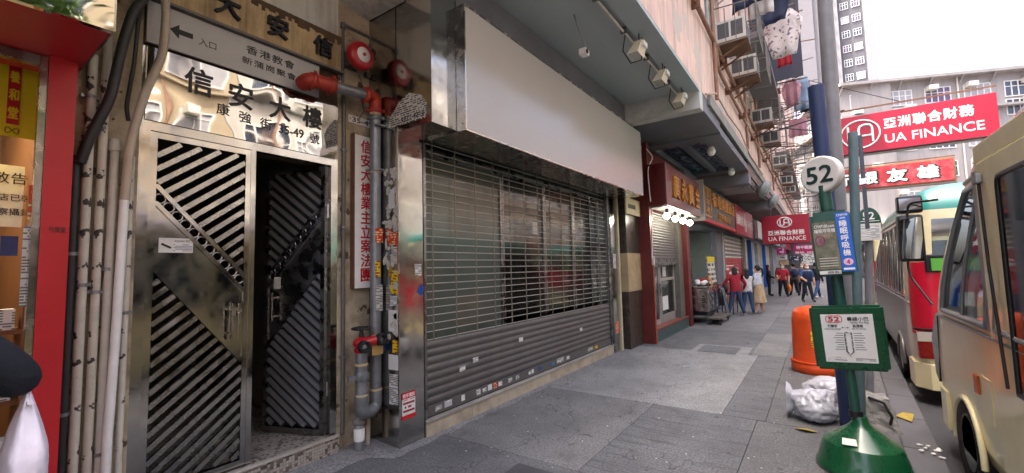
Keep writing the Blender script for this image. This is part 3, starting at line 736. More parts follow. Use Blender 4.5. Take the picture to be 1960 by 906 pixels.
# posters glued on the fire main and column side
def sticker(name, label, cat, m, *a, group=None):
    return tag(MB().box(*a).build(name, m), label, cat, group)
sticker('poster', 'orange red notice wrapped on the grey fire main', 'poster', print_r, 2.83, 2.925, 3.697, 3.701, 2.05, 2.2)
sticker('poster', 'white notice on the grey fire main below the orange one', 'poster', print_w, 2.835, 2.92, 3.697, 3.701, 1.35, 1.62)
sticker('poster', 'narrow yellow notice on the grey fire main', 'poster', print_y, 2.83, 2.89, 3.696, 3.7, 1.70, 1.86)
cxs = 2.937
for i, (y0, y1, z0, z1, m, lb) in enumerate((
    (3.49, 3.6, 1.52, 1.76, print_y, 'tilted yellow notice glued to the column side'),
    (3.5, 3.58, 1.82, 2.0, print_w, 'torn white notice glued high on the column side'),
    (3.49, 3.62, 2.02, 2.15, print_r, 'orange notice glued on the column side'),
    (3.53, 3.62, 2.4, 2.6, paper, 'torn pale paper scrap near the top of the column side'),
    (3.49, 3.63, 1.14, 1.36, paper, 'blank white paper on the column side by the fire inlet'),
    (3.5, 3.57, .93, 1.06, print_y, 'small round edged yellow label low on the column side'),
    (3.48, 3.63, .76, .91, paper, 'white card low on the column side'),
    (3.49, 3.62, .42, .72, print_w, 'white printed notice lowest on the column side'),
    (3.5, 3.6, 1.4, 1.5, print_w2, 'crumpled white flyer in the middle of the column side'))):
    o = MB().box(cxs, cxs + .0028 - .0001 * i, y0, y1, z0, z1).build('poster', m); tag(o, lb, 'poster', 'notices glued to the column')
    if i == 0: o.rotation_euler = (.12, 0, 0)
rnd = random.Random(5); b = MB()
for i in range(46):
    y = 3.49 + rnd.random() * .2; z = 1.0 + rnd.random() * 1.9; w_ = .02 + rnd.random() * .05; h = .02 + rnd.random() * .06
    p = [(y + w_ * math.cos(a) * rnd.uniform(.5, 1), z + h * math.sin(a) * rnd.uniform(.5, 1)) for a in [k * 2*PI/7 for k in range(7)]]
    p = [(max(3.48, q[0]), q[1]) for q in p]
    b.prism(p, 0, cxs + .0005 - .00002 * i, cxs + .003)
b.build('glued_scraps', mat('paper_scrap', '#c9c2b4', .8, var=.3, scale=30, stain='#6b5f50', stain_amt=.6, stain_scale=12), col_)
tri = MB().prism([(3.63, 3.255), (3.60, 3.36), (3.45, 3.5), (3.30, 3.56), (3.13, 3.5), (3.05, 3.40), (3.06, 3.25)], 0, cxs - .001, cxs + .003).build('torn_flyer', printed('flyer_print', '#cfc8bb', '#4a433c', 62, 44, .6))
tag(tri, 'large torn triangular flyer glued under the steel box', 'poster')
text('lettering', '9271 4210', ink, tri, (2.936, 3.42, 3.27), .05, width=.34, xd=(0, -1, .05), bold=.02)
cal = thing('calendar_poster', 'red and white calendar poster on the steel column front', 'poster', (3.04, 3.465, .3))
B('sheet', paper, cal, 2.97, 3.14, 3.464, 3.468, .28, .52)
B('heading', red_letter, cal, 2.967, 3.143, 3.462, 3.466, .47, .53); B('footer', red_letter, cal, 2.967, 3.143, 3.462, 3.466, .27, .31)
text('lettering', '特平清拆', white_letter, cal, (2.975, 3.462, .48), .04, width=.155, bold=.02, ext=.001, **FY)
B('dates', printed('dates_print', '#dedbd4', '#8a2a2a', 45, 26, .8), cal, 2.98, 3.13, 3.4625, 3.4645, .32, .46)
sticker('sticker', 'small white sticker on the steel column front', 'sticker', print_w, 3.15, 3.24, 3.466, 3.469, 1.70, 1.82)
o = sticker('sticker', 'blue tape patch on the steel column front', 'sticker', mat('blue_tape'
    , '#1f4a8c'), 3.17, 3.25, 3.465, 3.4685, 1.5, 1.6); o.rotation_euler = (0, .5, 0)

# ================================================================== SHOP WITH THE GRILLE
sh = thing('glazed_shop', 'closed glass shop front behind the steel grille', 'shop front', (5.8, 4.0, 0))
B('threshold', stone, sh, 3.285, 8.4, 3.46, 3.75, -.05, .15)
b = MB(); x = 3.29
for i in range(7):
    w_ = .73; B('threshold_tile', stone, sh, x, min(x + w_ - .004, 8.4), 3.452, 3.462, -.02, .148); x += w_
B('threshold_top', mat('threshold_top', '#a59f96', .6, var=.15, stain='#5d5952', stain_amt=.6), sh, 3.285, 8.42, 3.44, 3.56, .151, .172, bev=.004)
interior = mat('shop_interior', '#7f8479', .8, var=.15)
r = MB(); r.box(3.29, 8.9, 7.0, 7.1, 0, 3.4); r.box(3.24, 3.29, 3.7, 7, 0, 3.4); r.box(8.42, 8.5, 3.7, 7, 0, 3.4); r.box(3.29, 8.42, 3.6, 7, 3.32, 3.4); r.box(3.29, 8.42, 3.75, 7, .1, .16)
r.build('interior', interior, sh)
def framed_pane(x0, x1, m, z0=.17, z1=3.2, y=3.74):
    f = MB(); t = .04
    f.box(x0, x0 + t, y - .03, y + .03, z0, z1); f.box(x1 - t, x1, y - .03, y + .03, z0, z1); f.box(x0 + t, x1 - t, y - .03, y + .03, z0, z0 + .1); f.box(x0 + t, x1 - t, y - .03, y + .03, z1 - .08, z1)
    f = f.build('window_frame', steel_d, sh)
    MB().box(x0 + t, x1 - t, y - .004, y + .004, z0 + .1, z1 - .08).build('pane', m, f)
film = mat('frosted_film', '#5f665c', .12, var=.12, scale=1.5, bump=0, spec=.6)
framed_pane(3.3, 5.05, film); framed_pane(5.06, 6.25, pane_shop); framed_pane(6.26, 7.3, pane_shop); framed_pane(7.31, 8.4, pane_shop)
B('door_pull', steel_b, sh, 7.2, 7.225, 3.66, 3.68, .9, 1.7)
B('notice', paper, sh, 5.9, 6.05, 3.728, 3.7345, 2.3, 2.5)
B('inner_counter', mat('counter', '#53564f', .6), sh, 5.4, 8.0, 5.2, 5.8, .16, 1.1)
B('inner_cabinet', mat('cabinet', '#777a70', .6), sh, 3.6, 5.2, 6.2, 6.9, .16, 2.2)
# the rolling grille
rg = thing('rolling_grille', 'lowered steel rolling grille with solid lower slats and stickers', 'roller shutter', (5.8, 3.52, .17))
RY = 3.52
zz = .99; base = None
for i in range(27):
    z = .995 + i * .0872
    if base is None:
        base = MB().tube([(3.29, RY, z), (8.38, RY, z)], .0058, 6).build('grille_rod', rod_m, rg)
    else:
        o = base.copy(); COL.objects.link(o); o.parent = rg; o.location = (0, 0, i * .0872)
rnd = random.Random(11); base = None
for i in range(14):
    x = 3.46 + i * .377
    MB().bar((x, RY - .006, .985), (x, RY - .006, 3.27), .007, .016, (1, 0, 0)).build('link_bar', mat('link_bar', '#7d7866', .5, metal=.3, var=.2), rg)
# curved lower slats
prof = []
n = 7
for k in range(n + 1):
    t_ = k / n; prof.append((-.010 * math.sin(PI * t_) , .074 * t_))
sl = MB()
pts = [(3.3, RY + p[0], .30 + p[1]) for p in prof] + [(8.38, RY + p[0], .30 + p[1]) for p in prof]
k = n + 1
sl.add(pts, [(i, i + 1, k + i + 1, k + i) for i in range(n)], True)
sl.bar((3.3, RY + .006, .378), (8.38, RY + .006, .378), .008, .010)
base = None
for i in range(8):
    if base is None: base = sl.build('slat', shutter_m, rg)
    else:
        o = base.copy(); COL.objects.link(o); o.parent = rg; o.location = (0, 0, i * .0855)
bb = MB().box(3.3, 8.38, RY - .02, RY + .02, .185, .297, bev=.006).build('bottom_bar', shutter_m, rg)
B('floor_seal', rubber, rg, 3.3, 8.38, RY - .01, RY + .01, .172, .187)
for x in (3.283, 8.385): B('guide_rail', steel_d, rg, x, x + .05, RY - .035, RY + .04, .172, 3.28)
rnd = random.Random(21)
for x, w_, m in ((3.46, .1, print_w), (3.6, .12, print_w2), (3.88, .06, paper), (4.15, .08, print_w), (4.27, .08, print_w), (4.38, .08, paper), (4.5, .07, print_r), (4.6, .08, print_w2), (4.82, .09, print_w), (5.0, .08, print_w), (5.32, .06, print_w2), (5.4, .06, paper),
             (5.6, .07, mat('blue_tape', '#1f4a8c')), (5.98, .08, mat('cyan_sticker', '#2f7fb0', .5)), (6.15, .22, print_w), (6.48, .1, print_w2), (7.3, .2, print_w), (7.6, .12, print_y)):
    h = .03 + rnd.random() * .03
    o = MB().box(x, x + w_, RY - .0235, RY - .0205, .22, .235 + h).build('sticker', m, bb)
for x, z in ((3.86, .56), (4.1, .62), (5.1, .72), (7.0, .62)): B('sticker', print_w2 if x < 5 else paper, rg, x, x + .1, RY - .022, RY - .019, z, z + .055)

# blank signboard over the grille
sg = thing('blank_signboard', 'large blank white signboard above the rolling grille', 'sign', (6.05, 2.9, 3.18))
B('panel', white_sign, sg, 3.315, 8.815, 2.86, 2.875, 3.19, 4.51)
fr = MB(); fr.box(3.295, 3.313, 2.852, 3.4, 3.175, 4.525); fr.box(8.817, 8.835, 2.852, 3.4, 3.175, 4.525); fr.box(3.313, 8.817, 2.852, 3.4, 3.172, 3.188); fr.box(3.313, 8.817, 2.852, 3.4, 4.512, 4.53)
fr.build('frame', steel_b, sg)
B('backing', soffit_d, sg, 3.314, 8.816, 2.98, 3.1, 4.531, SOF - .003)
B('shutter_box', steel_d, sg, 3.292, 8.42, 3.3, 3.6, 3.28, 3.6)
for z in (3.25, 4.45): MB().ball((3.293, 2.9, z), .008, 8, 5).build('screw', galv_d, sg)

# floodlights under the soffit
track = thing('lighting_conduit', 'white conduit run under the soffit feeding the floodlights', 'pipe', (5.6, 1.9, 4.9))
T('conduit', white_dirty, track, [(3.6, 1.95, 4.9), (8.28, 1.95, 4.9)], .016, 8)
for x in (4.6, 5.5, 6.45, 7.6): MB().box(x, x + .04, 1.91, 1.99, 4.88, 4.96).build('clip', galv_d, track)
for i, (x, lb) in enumerate(((5.75, 'cream floodlight nearest the camera under the grey soffit'), (6.85, 'cream floodlight in the middle of the three under the soffit'), (8.0, 'cream floodlight closest to the cross beam under the soffit'))):
    fl = thing('floodlight', lb, 'floodlight', (x, 1.85, 4.7), 'floodlights under the soffit')
    cream_l = mat('cream_enamel', '#d9d2bb', .4, var=.06)
    # trapezoid housing pointing down and towards the sign
    a = [(-.1, -.05), (.1, -.05), (.1, .05), (-.1, .05)]
    def PT(u, v, w_): return (x + u, 1.82 + v, 4.72 + w_)
    hb = MB(); t0 = [PT(u * 1.0, v * 1.0 - .02, .07) for u, v in a]; t1 = [PT(u * 1.3, v * 1.5 + .06, -.09) for u, v in a]
    hb.add(t0 + t1, [(3, 2, 1, 0), (0, 1, 5, 4), (1, 2, 6, 5), (2, 3, 7, 6), (3, 0, 4, 7)]); hb.build('housing', cream_l, fl)
    MB().add([PT(u * 1.25, v * 1.42 + .058, -.086) for u, v in a], [(0, 1, 2, 3)]).build('lens', mat('lamp_lens', '#b9bdb4', .1, var=.05, bump=0), fl)
    MB().box(x - .07, x + .07, 1.73, 1.80, 4.72, 4.79).build('ballast_box', white_p, fl)
    for dx in (-.06, .06): MB().bar((x + dx, 1.8, 4.79), (x + dx, 1.8, 4.962), .012, .012).build('bracket', black, fl)
    T('flex', black, fl, [(x - .02, 1.78, 4.73), (x + .1, 1.83, 4.6), (x + .0, 1.95, 4.55), (x - .15, 2.0, 4.68), (x - .17, 1.95, 4.9)], .009, 6)
cm = thing('hanging_junction', 'white junction box dangling on a grey cable from the soffit', 'junction box', (5.0, 2.3, 4.5))
T('cable', galv, cm, [(4.85, 2.35, 4.97), (4.88, 2.33, 4.85), (4.95, 2.3, 4.7), (5.02, 2.3, 4.62), (5.02, 2.3, 4.55)], .011, 8)
MB().box(4.96, 5.08, 2.26, 2.36, 4.48, 4.56, bev=.01).build('box', white_p, cm)
MB().lathe([(.03, 0), (.03, .01)], (4.99, 2.255, 4.51), (0, -1, 0), 12).build('knockout', black, cm)

# ================================================================== SIDE ENTRY AND PILLAR
ep = thing('steel_door_post', 'narrow mirror steel post right of the rolling grille', 'post', (8.55, 3.5, 0))
B('post', steel, ep, 8.43, 8.72, 3.44, 3.8, 0, 3.25)
B('edge_trim', mat('cream_trim', '#c9bf9f', .5, var=.1, stain='#8a7d5c', stain_amt=.5), ep, 8.722, 8.80, 3.40, 3.8, 0, 3.25)
sticker('poster', 'red edged notice near the foot of the steel post', 'poster', print_r, 8.5, 8.66, 3.436, 3.439, .38, .62)
sticker('poster', 'white notice at head height on the steel post', 'poster', print_w, 8.5, 8.66, 3.436, 3.439, 1.7, 2.0)
pl2 = thing('marble_pillar', 'dark marble pillar with a beige band beside the maroon post', 'pillar', (9.35, 3.5, 0))
B('dark_facing', marble_d, pl2, 8.95, 9.76, 3.3, 4.4, 0, 1.2); B('beige_facing', marble_l, pl2, 8.94, 9.765, 3.29, 4.39, 1.2, 2.02); B('dark_facing', marble_d, pl2, 8.95, 9.76, 3.3, 4.4, 2.02, 4.6)
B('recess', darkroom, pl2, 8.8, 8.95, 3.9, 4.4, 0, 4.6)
hp = thing('number_board', 'cream board with small black characters over the side entry', 'sign', (9.0, 3.3, 2.95))
B('board', mat('cream_board', '#c5b78f', .6, var=.1, stain='#9a8a5f', stain_amt=.4), hp, 8.82, 9.7, 3.23, 3.26, 2.85, 3.2)
for k in range(6): B('worn_character', ink, hp, 8.95 + k * .075, 9.01 + k * .075, 3.226, 3.231, 2.98, 3.07)

# ================================================================== SHOP B  (maroon)
sB = thing('maroon_shop', 'maroon framed shop front with a half lowered shutter', 'shop front', (11.5, 3.3, 0))
B('post', maroon, sB, 9.78, 9.95, 3.05, 3.9, 0, 4.56); B('post', maroon, sB, 12.98, 13.3, 3.02, 3.9, 0, 4.1)
B('plinth', mat('green_tile', '#3d5450', .4, var=.2, scale=12), sB, 9.95, 12.98, 3.07, 3.4, 0, .26); B('plinth_top', mat('red_tile', '#7b4438', .5, var=.15), sB, 9.95, 12.98, 3.05, 3.4, .26, .30)
B('lintel', maroon, sB, 9.95, 12.98, 3.2, 3.8, 3.05, 4.56)
prof_y = 3.2
sl = MB(); n = 5
prof = [(-.012 * math.sin(PI * k / n), .062 * k / n) for k in range(n + 1)]
pts = [(9.97, prof_y + p[0], 1.9 + p[1]) for p in prof] + [(12.4, prof_y + p[0], 1.9 + p[1]) for p in prof]
sl.add(pts, [(i, i+1, n + 2 + i, n + 1 + i) for i in range(n)], True)
sl.bar((9.97, prof_y + .006, 1.967), (12.4, prof_y + .006, 1.967), .007, .008)
base = sl.build('shutter_slat', shutter_m, sB)
for i in range(1, 17):
    o = base.copy(); COL.objects.link(o); o.parent = sB; o.location = (0, 0, i * .069)
B('shutter_bottom', steel_d, sB, 9.97, 12.4, prof_y - .02, prof_y + .03, 1.75, 1.9)
B('shutter_guide', galv_d, sB, 12.4, 12.62, 3.12, 3.3, .30, 3.05)
B('side_panel', mat('timber_side', '#6c6256', .6, var=.2), sB, 12.62, 12.98, 3.15, 3.3, .3, 3.05)
alu = mat('aluminium', '#b9bab8', .35, metal=.7, var=.06)
def gdoor(x0, x1):
    f = MB(); t = .07
    f.box(x0, x0 + t, 3.26, 3.3, .30, 1.78); f.box(x1 - t, x1, 3.26, 3.3, .30, 1.78); f.box(x0 + t, x1 - t, 3.26, 3.3, .30, .42); f.box(x0 + t, x1 - t, 3.26, 3.3, 1.7, 1.78)
    f = f.build('door', alu, sB); MB().box(x0 + t, x1 - t, 3.275, 3.283, .42, 1.7).build('pane', pane_shop, f)
    MB().box(x1 - .06, x1 - .03, 3.22, 3.25, 1.0, 1.3).build('handle', steel_b, f)
gdoor(9.98, 11.0)
B('side_light', mat('grey_board2', '#8b8a84', .5, var=.2), sB, 11.02, 12.38, 3.27, 3.29, .3, .5)
f = MB(); f.box(11.02, 11.1, 3.25, 3.3, .5, 1.78); f.box(12.3, 12.38, 3.25, 3.3, .5, 1.78); f.box(11.1, 12.3, 3.25, 3.3, 1.35, 1.42)
f = f.build('window_frame', mat('old_alu', '#9a9588', .5, var=.15), sB); MB().box(11.1, 12.3, 3.275, 3.282, .5, 1.78).build('pane', pane_shop, f)
B('taped_paper', paper, sB, 11.2, 11.7, 3.262, 3.266, .6, .95); B('taped_paper', print_w, sB, 11.3, 11.6, 3.262, 3.266, 1.45, 1.7)
r = MB(); r.box(9.95, 12.98, 6.0, 6.1, 0, 3.2); r.box(9.9, 9.95, 3.4, 6, 0, 3.2); r.box(12.98, 13.02, 3.4, 6, 0, 3.2); r.build('interior', mat('dim_interior', '#4d5450', .8), sB)
s2 = thing('maroon_sign_box', 'maroon box sign with gold characters over the maroon shop', 'sign', (11.3, 2.8, 3.0))
B('box', maroon_s, s2, 9.62, 12.95, 2.6, 3.04, 3.05, 4.0, bev=.01); B('bottom_panel', mat('sign_underside', '#8f928f', .5), s2, 9.7, 12.9, 2.64, 3.02, 3.03, 3.049)
for i, s in enumerate('廣永寶金'):
    text('lettering', s, gold, s2, (10.12 + i * .72, 2.6, 3.28), .55, width=.5, bold=.02, ext=.03, **FY)
T('sign_cable', white_p, s2, bend([(9.77, 3.03, 1.9), (9.77, 2.98, 3.0), (9.58, 2.95, 3.2), (9.58, 2.98, 3.9), (9.8, 2.9, 4.2), (9.75, 3.04, 4.4)], .15), .012, 6)
bulbm = mat('lit_bulb', '#fff6e0', .3, var=0, bump=0, emit=9)
for i, lb in enumerate(('lit bulb nearest the camera under the maroon sign', 'second lit bulb from the camera under the maroon sign', 'third lit bulb from the camera under the maroon sign', 'lit bulb furthest from the camera under the maroon sign')):
    x = 10.1 + i * .72
    o = thing('light_bulb', lb, 'light bulb', (x, 2.75, 2.8), 'bulbs under the maroon sign')
    MB().ball((x, 2.75, 2.86), (.075, .075, .075)).build('bulb', bulbm, o); MB().lathe([(.035, 0), (.04, .12)], (x, 2.75, 2.92), (0, 0, 1), 12).build('socket', black, o)
mt = thing('meter_box', 'small cream switch on the maroon post', 'switch', (9.6, 3.0, 1.7)); B('box', white_dirty, mt, 9.8, 9.86, 3.0, 3.049, 1.75, 1.95); T('cable', mat('orange_conduit', '#b0563a', .5), mt, [(9.83, 3.03, 0), (9.83, 3.03, 1.4), (9.83, 3.03, 1.76)], .018, 8)

# big ceiling lamps in the coffer bay
for i, (x, y, lb) in enumerate(((11.3, 1.95, 'round white ceiling bulb nearer the camera in the coffered bay'), (14.3, 1.95, 'round white ceiling bulb at the far end of the coffered bay'))):
    o = thing('ceiling_lamp', lb, 'lamp', (x, y, 4.4), 'ceiling lamps in the coffered bay')
    MB().ball((x, y, 4.47), (.1, .1, .11)).build('bulb', white_p, o); MB().lathe([(.04, 4.52), (.08, 4.585), (.08, 4.6)], (x, y, 0), (0, 0, 1), 12).build('socket', white_dirty, o)

# ================================================================== SHOP C (roast food stall)
sC = thing('food_shop', 'open fronted food shop behind the steel counter', 'shop front', (15, 4, 0))
r = MB(); r.box(13.3, 19.3, 6.0, 6.1, 0, 3.1); r.box(19.3, 19.5, 3.1, 6, 0, 3.1); r.box(13.3, 19.3, 3.2, 6, 3.1, 3.2)
r.build('interior', mat('pale_tile_interior', '#a9b0a8', .6, var=.1), sC)
B('lintel', soffit_d, sC, 13.3, 19.5, 3.05, 3.7, 3.0, 4.56)
B('door_jamb', soffit_d, sC, 18.2, 19.3, 3.15, 3.35, 0, 3.0)
B('inner_panel', mat('white_panel_c', '#b5bbb6', .5), sC, 13.35, 18.2, 4.6, 4.65, 0, 3.0)
ft = thing('added_tube_lamp', 'added tube lamp brightening the inside of the food shop', 'lamp', (15.8, 4.1, 2.95))  # unseen tube lamp, added to brighten the dark food shop interior
B('tube', mat('added_tube_glow', '#f4fbff', .4, bump=0, emit=7), ft, 14.6, 17.0, 4.08, 4.13, 2.96, 3.0); B('batten', white_p, ft, 14.5, 17.1, 4.06, 4.15, 3.002, 3.06)
ck = thing('display_cabinet', 'dark glazed cabinet behind the steel counter', 'cabinet', (14.7, 3.6, 0))
B('body', black, ck, 13.6, 15.6, 3.5, 4.0, .0, 1.1); f = MB()
for x in (13.6, 14.25, 14.9, 15.56): f.box(x, x + .04, 3.5, 4.0, 1.1, 1.9)
f.box(13.6, 15.6, 3.5, 4.0, 1.9, 1.96); f.build('frame', steel_d, ck); B('pane', pane_shop, ck, 13.62, 15.58, 3.505, 3.51, 1.1, 1.9)
card = mat('cardboard', '#a67a48', .8, var=.12)
for i, (a, lb) in enumerate((((14.9, 15.6, 3.55, 3.95, 1.965, 2.38), 'large cardboard box on the dark cabinet'), ((14.0, 14.5, 3.6, 3.9, 1.965, 2.3), 'small pale cardboard box on the dark cabinet'), ((14.05, 14.5, 3.6, 3.92, 2.305, 2.7), 'battered cardboard box topmost on the dark cabinet'))):
    o = MB().box(*a, bev=.01).build('cardboard_box', card if i != 1 else paper); tag(o, lb, 'box', 'boxes on the cabinet')
ct = thing('steel_counter', 'stainless steel food counter standing on a wheeled trolley', 'counter', (14.3, 2.85, 0))
B('body', steel_b, ct, 13.45, 15.15, 2.62, 3.4, .38, 1.05, bev=.02); B('top', steel_b, ct, 13.4, 15.2, 2.56, 3.42, 1.05, 1.1, bev=.01)
B('tray', black, ct, 13.9, 15.1, 2.62, 3.0, 1.102, 1.115)
for k in range(6): B('vent', black, ct, 13.447, 13.452, 2.72, 2.8, .5 + k * .06, .53 + k * .06)
for x in (14.15, 14.75): B('door_panel', steel, ct, x, x + .5, 2.612, 2.622, .45, .95)
B('base', black, ct, 13.6, 15.0, 2.7, 3.3, .25, .38)
tl = thing('flat_trolley', 'low wooden flat trolley on castors in front of the steel counter', 'trolley', (14.1, 2.55, 0))
for k in range(3): B('plank', mat('weathered_plank', '#5d534a', .8, var=.25), tl, 13.5, 15.0, 2.3 + k * .13, 2.42 + k * .13, .17, .205)
for x in (13.6, 14.85):
    for y in (2.36, 2.62): MB().lathe([(.06, -.015), (.06, .015)], (x, y, .06), (0, 1, 0), 14).box(x - .02, x + .02, y - .02, y + .02, .06, .17).build('castor', black, tl)
pt = thing('price_tags', 'orange price cards and packets on the steel counter', 'price tag', (13.9, 2.7, 1.1))
B('orange_card', mat('orange_card', '#ef8a14', .6), pt, 13.9, 14.05, 2.6, 2.61, 1.1, 1.27); B('orange_card', mat('orange_card', '#ef8a14'), pt, 14.3, 14.5, 2.75, 2.76, 1.25, 1.4)
B('red_packet', red_letter, pt, 14.0, 14.35, 2.8, 2.95, 1.12, 1.3)
b = MB(); rnd = random.Random(4)
for k in range(9): b.ball((13.55 + rnd.random() * .4, 2.75 + rnd.random() * .3, 1.15 + rnd.random() * .1), (.09, .08, .06), 8, 5)
b.build('plastic_packets', white_p, pt)
bo = thing('menu_board', 'tall white menu board leaning by the food shop with a yellow top', 'sign', (16, 3.0, 0))
MB().add([(16.1, 3.0, .35), (17.3, 3.0, .35), (17.3, 3.12, 2.0), (16.1, 3.12, 2.0), (16.1, 3.03, .35), (17.3, 3.03, .35), (17.3, 3.15, 2.0), (16.1, 3.15, 2.0)], [(0, 1, 2, 3), (7, 6, 5, 4), (0, 4, 5, 1), (1, 5, 6, 2), (2, 6, 7, 3), (3, 7, 4, 0)]).build('board', printed('menu_print', '#d9d6c6', '#3a3a34', 9, 6, .55), bo)
B('heading', yellow_cloth, bo, 16.1, 17.3, 3.09, 3.115, 1.8, 2.0)
sk = thing('folding_chairs', 'stack of folded metal chairs leaning beside the counter', 'folding chairs', (15.8, 2.6, 0))
for k in range(5):
    x = 15.3 + k * .12
    MB().tube(bend([(x, 2.45, 0), (x + .15, 2.6, .95), (x + .15, 2.95, .95), (x, 2.95, 0)], .1), .016, 6).build('chair_frame', galv if k % 2 else black, sk)
    MB().bar((x + .1, 2.55, .55), (x + .1, 2.95, .55), .03, .3, (0, 0, 1)).build('chair_seat', black, sk)
tb = thing('small_table', 'small dark folding table in front of the red striped shutter', 'table', (16.9, 2.75, 0))
B('top', black, tb, 16.5, 17.5, 2.4, 3.0, .68, .71)
for x in (16.55, 17.45):
    for y in (2.45, 2.95): MB().bar((x, y, 0), (x, y, .68), .03, .03).build('leg', black, tb)
s3 = thing('dark_gold_sign', 'dark sign board with gold characters over the food shop', 'sign', (16.3, 2.6, 2.95))
B('board', mat('dark_sign', '#35312e', .4, var=.15), s3, 13.45, 19.25, 2.6, 2.72, 3.08, 4.1); B('bottom_trim', red_letter, s3, 13.45, 19.25, 2.585, 2.72, 3.0, 3.08); B('end_trim', mat('pale_trim', '#b6b4aa', .5), s3, 13.38, 13.45, 2.58, 2.9, 3.0, 4.2)
f = MB(); f.box(13.55, 13.62, 2.585, 2.6, 3.16, 4.05); f.box(14.43, 14.5, 2.585, 2.6, 3.16, 4.05); f.box(13.62, 14.43, 2.585, 2.6, 3.16, 3.21); f.box(13.62, 14.43, 2.585, 2.6, 4.0, 4.05); f.build('gilt_frame', gold, s3)
for i, s in enumerate('百年老'): text('lettering', s, gold, s3, (14.02, 2.6, 3.76 - i * .25), .2, width=.5, bold=.02, ext=.015, center=True, **FY)
text('lettering', '香港燒臘飯店', gold, s3, (14.65, 2.6, 3.56), .45, width=4.4, bold=.03, ext=.03, **FY)
text('lettering', '正宗燒味飯', gold, s3, (15.6, 2.6, 3.18), .26, width=2.4, bold=.02, ext=.02, **FY)

# ================================================================== SHOP D and beyond
sD = thing('striped_shutter_shop', 'closed shop with a grey and red striped shutter', 'shop front', (22.3, 3.2, 0))
stripe = mat('red_shutter', '#b52a2c', .45, var=.08)
base = MB().bar((19.7, 3.2, .1), (24.9, 3.2, .1), .02, .075).build('shutter_slat', shutter_m, sD)
base.data.materials.clear(); base.data.materials.append(shutter_m)
br = base.data.copy(); br.materials.clear(); br.materials.append(stripe); bg_ = base.data.copy(); bg_.materials.clear(); bg_.materials.append(white_dirty)
for i in range(1, 34):
    o = base.copy(); COL.objects.link(o); o.parent = sD; z = i * .088; o.location = (0, .006 * (i % 2), z); o.data = br if z < 1.85 else (base.data if i % 2 else bg_)
B('jamb', steel, sD, 19.5, 19.7, 3.1, 3.4, 0, 3.1); B('jamb', steel, sD, 24.9, 25.2, 3.1, 3.4, 0, 3.1); B('lintel', soffit_d, sD, 19.5, 25.2, 3.15, 3.6, 3.08, 4.5)
B('painted_notice', printed('shutter_paint', '#b52a2c', '#e6e2dc', 4.5, 5.5, .62), sD, 19.9, 23.6, 3.182, 3.188, .95, 1.6)
s4 = thing('red_finance_fascia', 'red finance company fascia above the striped shutter', 'sign', (22.1, 2.6, 2.9))
sign_red = mat('sign_red', '#a3132f', .3, var=.03, bump=0)
B('panel', sign_red, s4, 19.32, 25.0, 2.58, 2.72, 2.95, 4.15)
text('lettering', '亞洲聯合財務', white_letter, s4, (19.6, 2.58, 3.35), .42, width=2.0, bold=.02, **FY); text('lettering', 'UA FINANCE', white_letter, s4, (22.6, 2.58, 3.38), .36, width=2.2, bold=.01, **FY)
MB().tube([(22.1 + .3 * math.cos(2*PI*j/24), 2.578, 3.55 + .4 * math.sin(2*PI*j/24)) for j in range(25)], .02, 6, caps=False).build('emblem_ring', white_letter, s4)
text('emblem', 'UA', white_letter, s4, (22.1, 2.58, 3.42), .26, width=.34, bold=.03, center=True, **FY)
# far shop fronts
far_sp = [(25.2, 27.6, '#8d7349', 'timber panelled door of a narrow shop past the striped shutter'), (27.6, 31, '#9aa0a0', 'pale shuttered shop with a blue corner post'), (31, 35.5, '#8c8d8a', 'grey shuttered shop further along the arcade'), (35.5, 41, '#a39d92', 'beige shop front deep in the arcade'), (41, 49, '#7e8487', 'blue grey shop front at the far part of the arcade'), (49, 69, '#8f8880', 'last brownish shop front at the end of the arcade')]
for i, (a, c, hx, lb) in enumerate(far_sp):
    t = thing('arcade_shop', lb, 'shop front', ((a + c) / 2, 3.2, 0), 'shops further along the arcade')
    m = mat('far_shop_%d' % i, hx, .6, var=.2, scale=2)
    B('front', m, t, a + .3, c, 3.2, 3.5, 0, 3.0); B('lintel', soffit_d, t, a, c, 3.15, 3.7, 3.0, 4.5)
    B('pilaster', (mat('blue_post', '#2b66b8', .4), steel, beam_m)[i % 3 if i != 1 else 0] if i else beam_m, t, a, a + .3, 3.0, 3.6, 0, 3.0)
    for k in range(int((c - a - .4) / .9)):
        B('panel', m, t, a + .4 + k * .9, a + 1.2 + k * .9, 3.17, 3.199, .2, 2.7)
    B('fascia', (mat('far_fascia_a', '#b7b3ad', .5), mat('far_fascia_b', '#6d6a66', .5), sign_red)[i % 3], t, a + .1, c - .1, 2.4, 2.55, 3.0, 3.9)

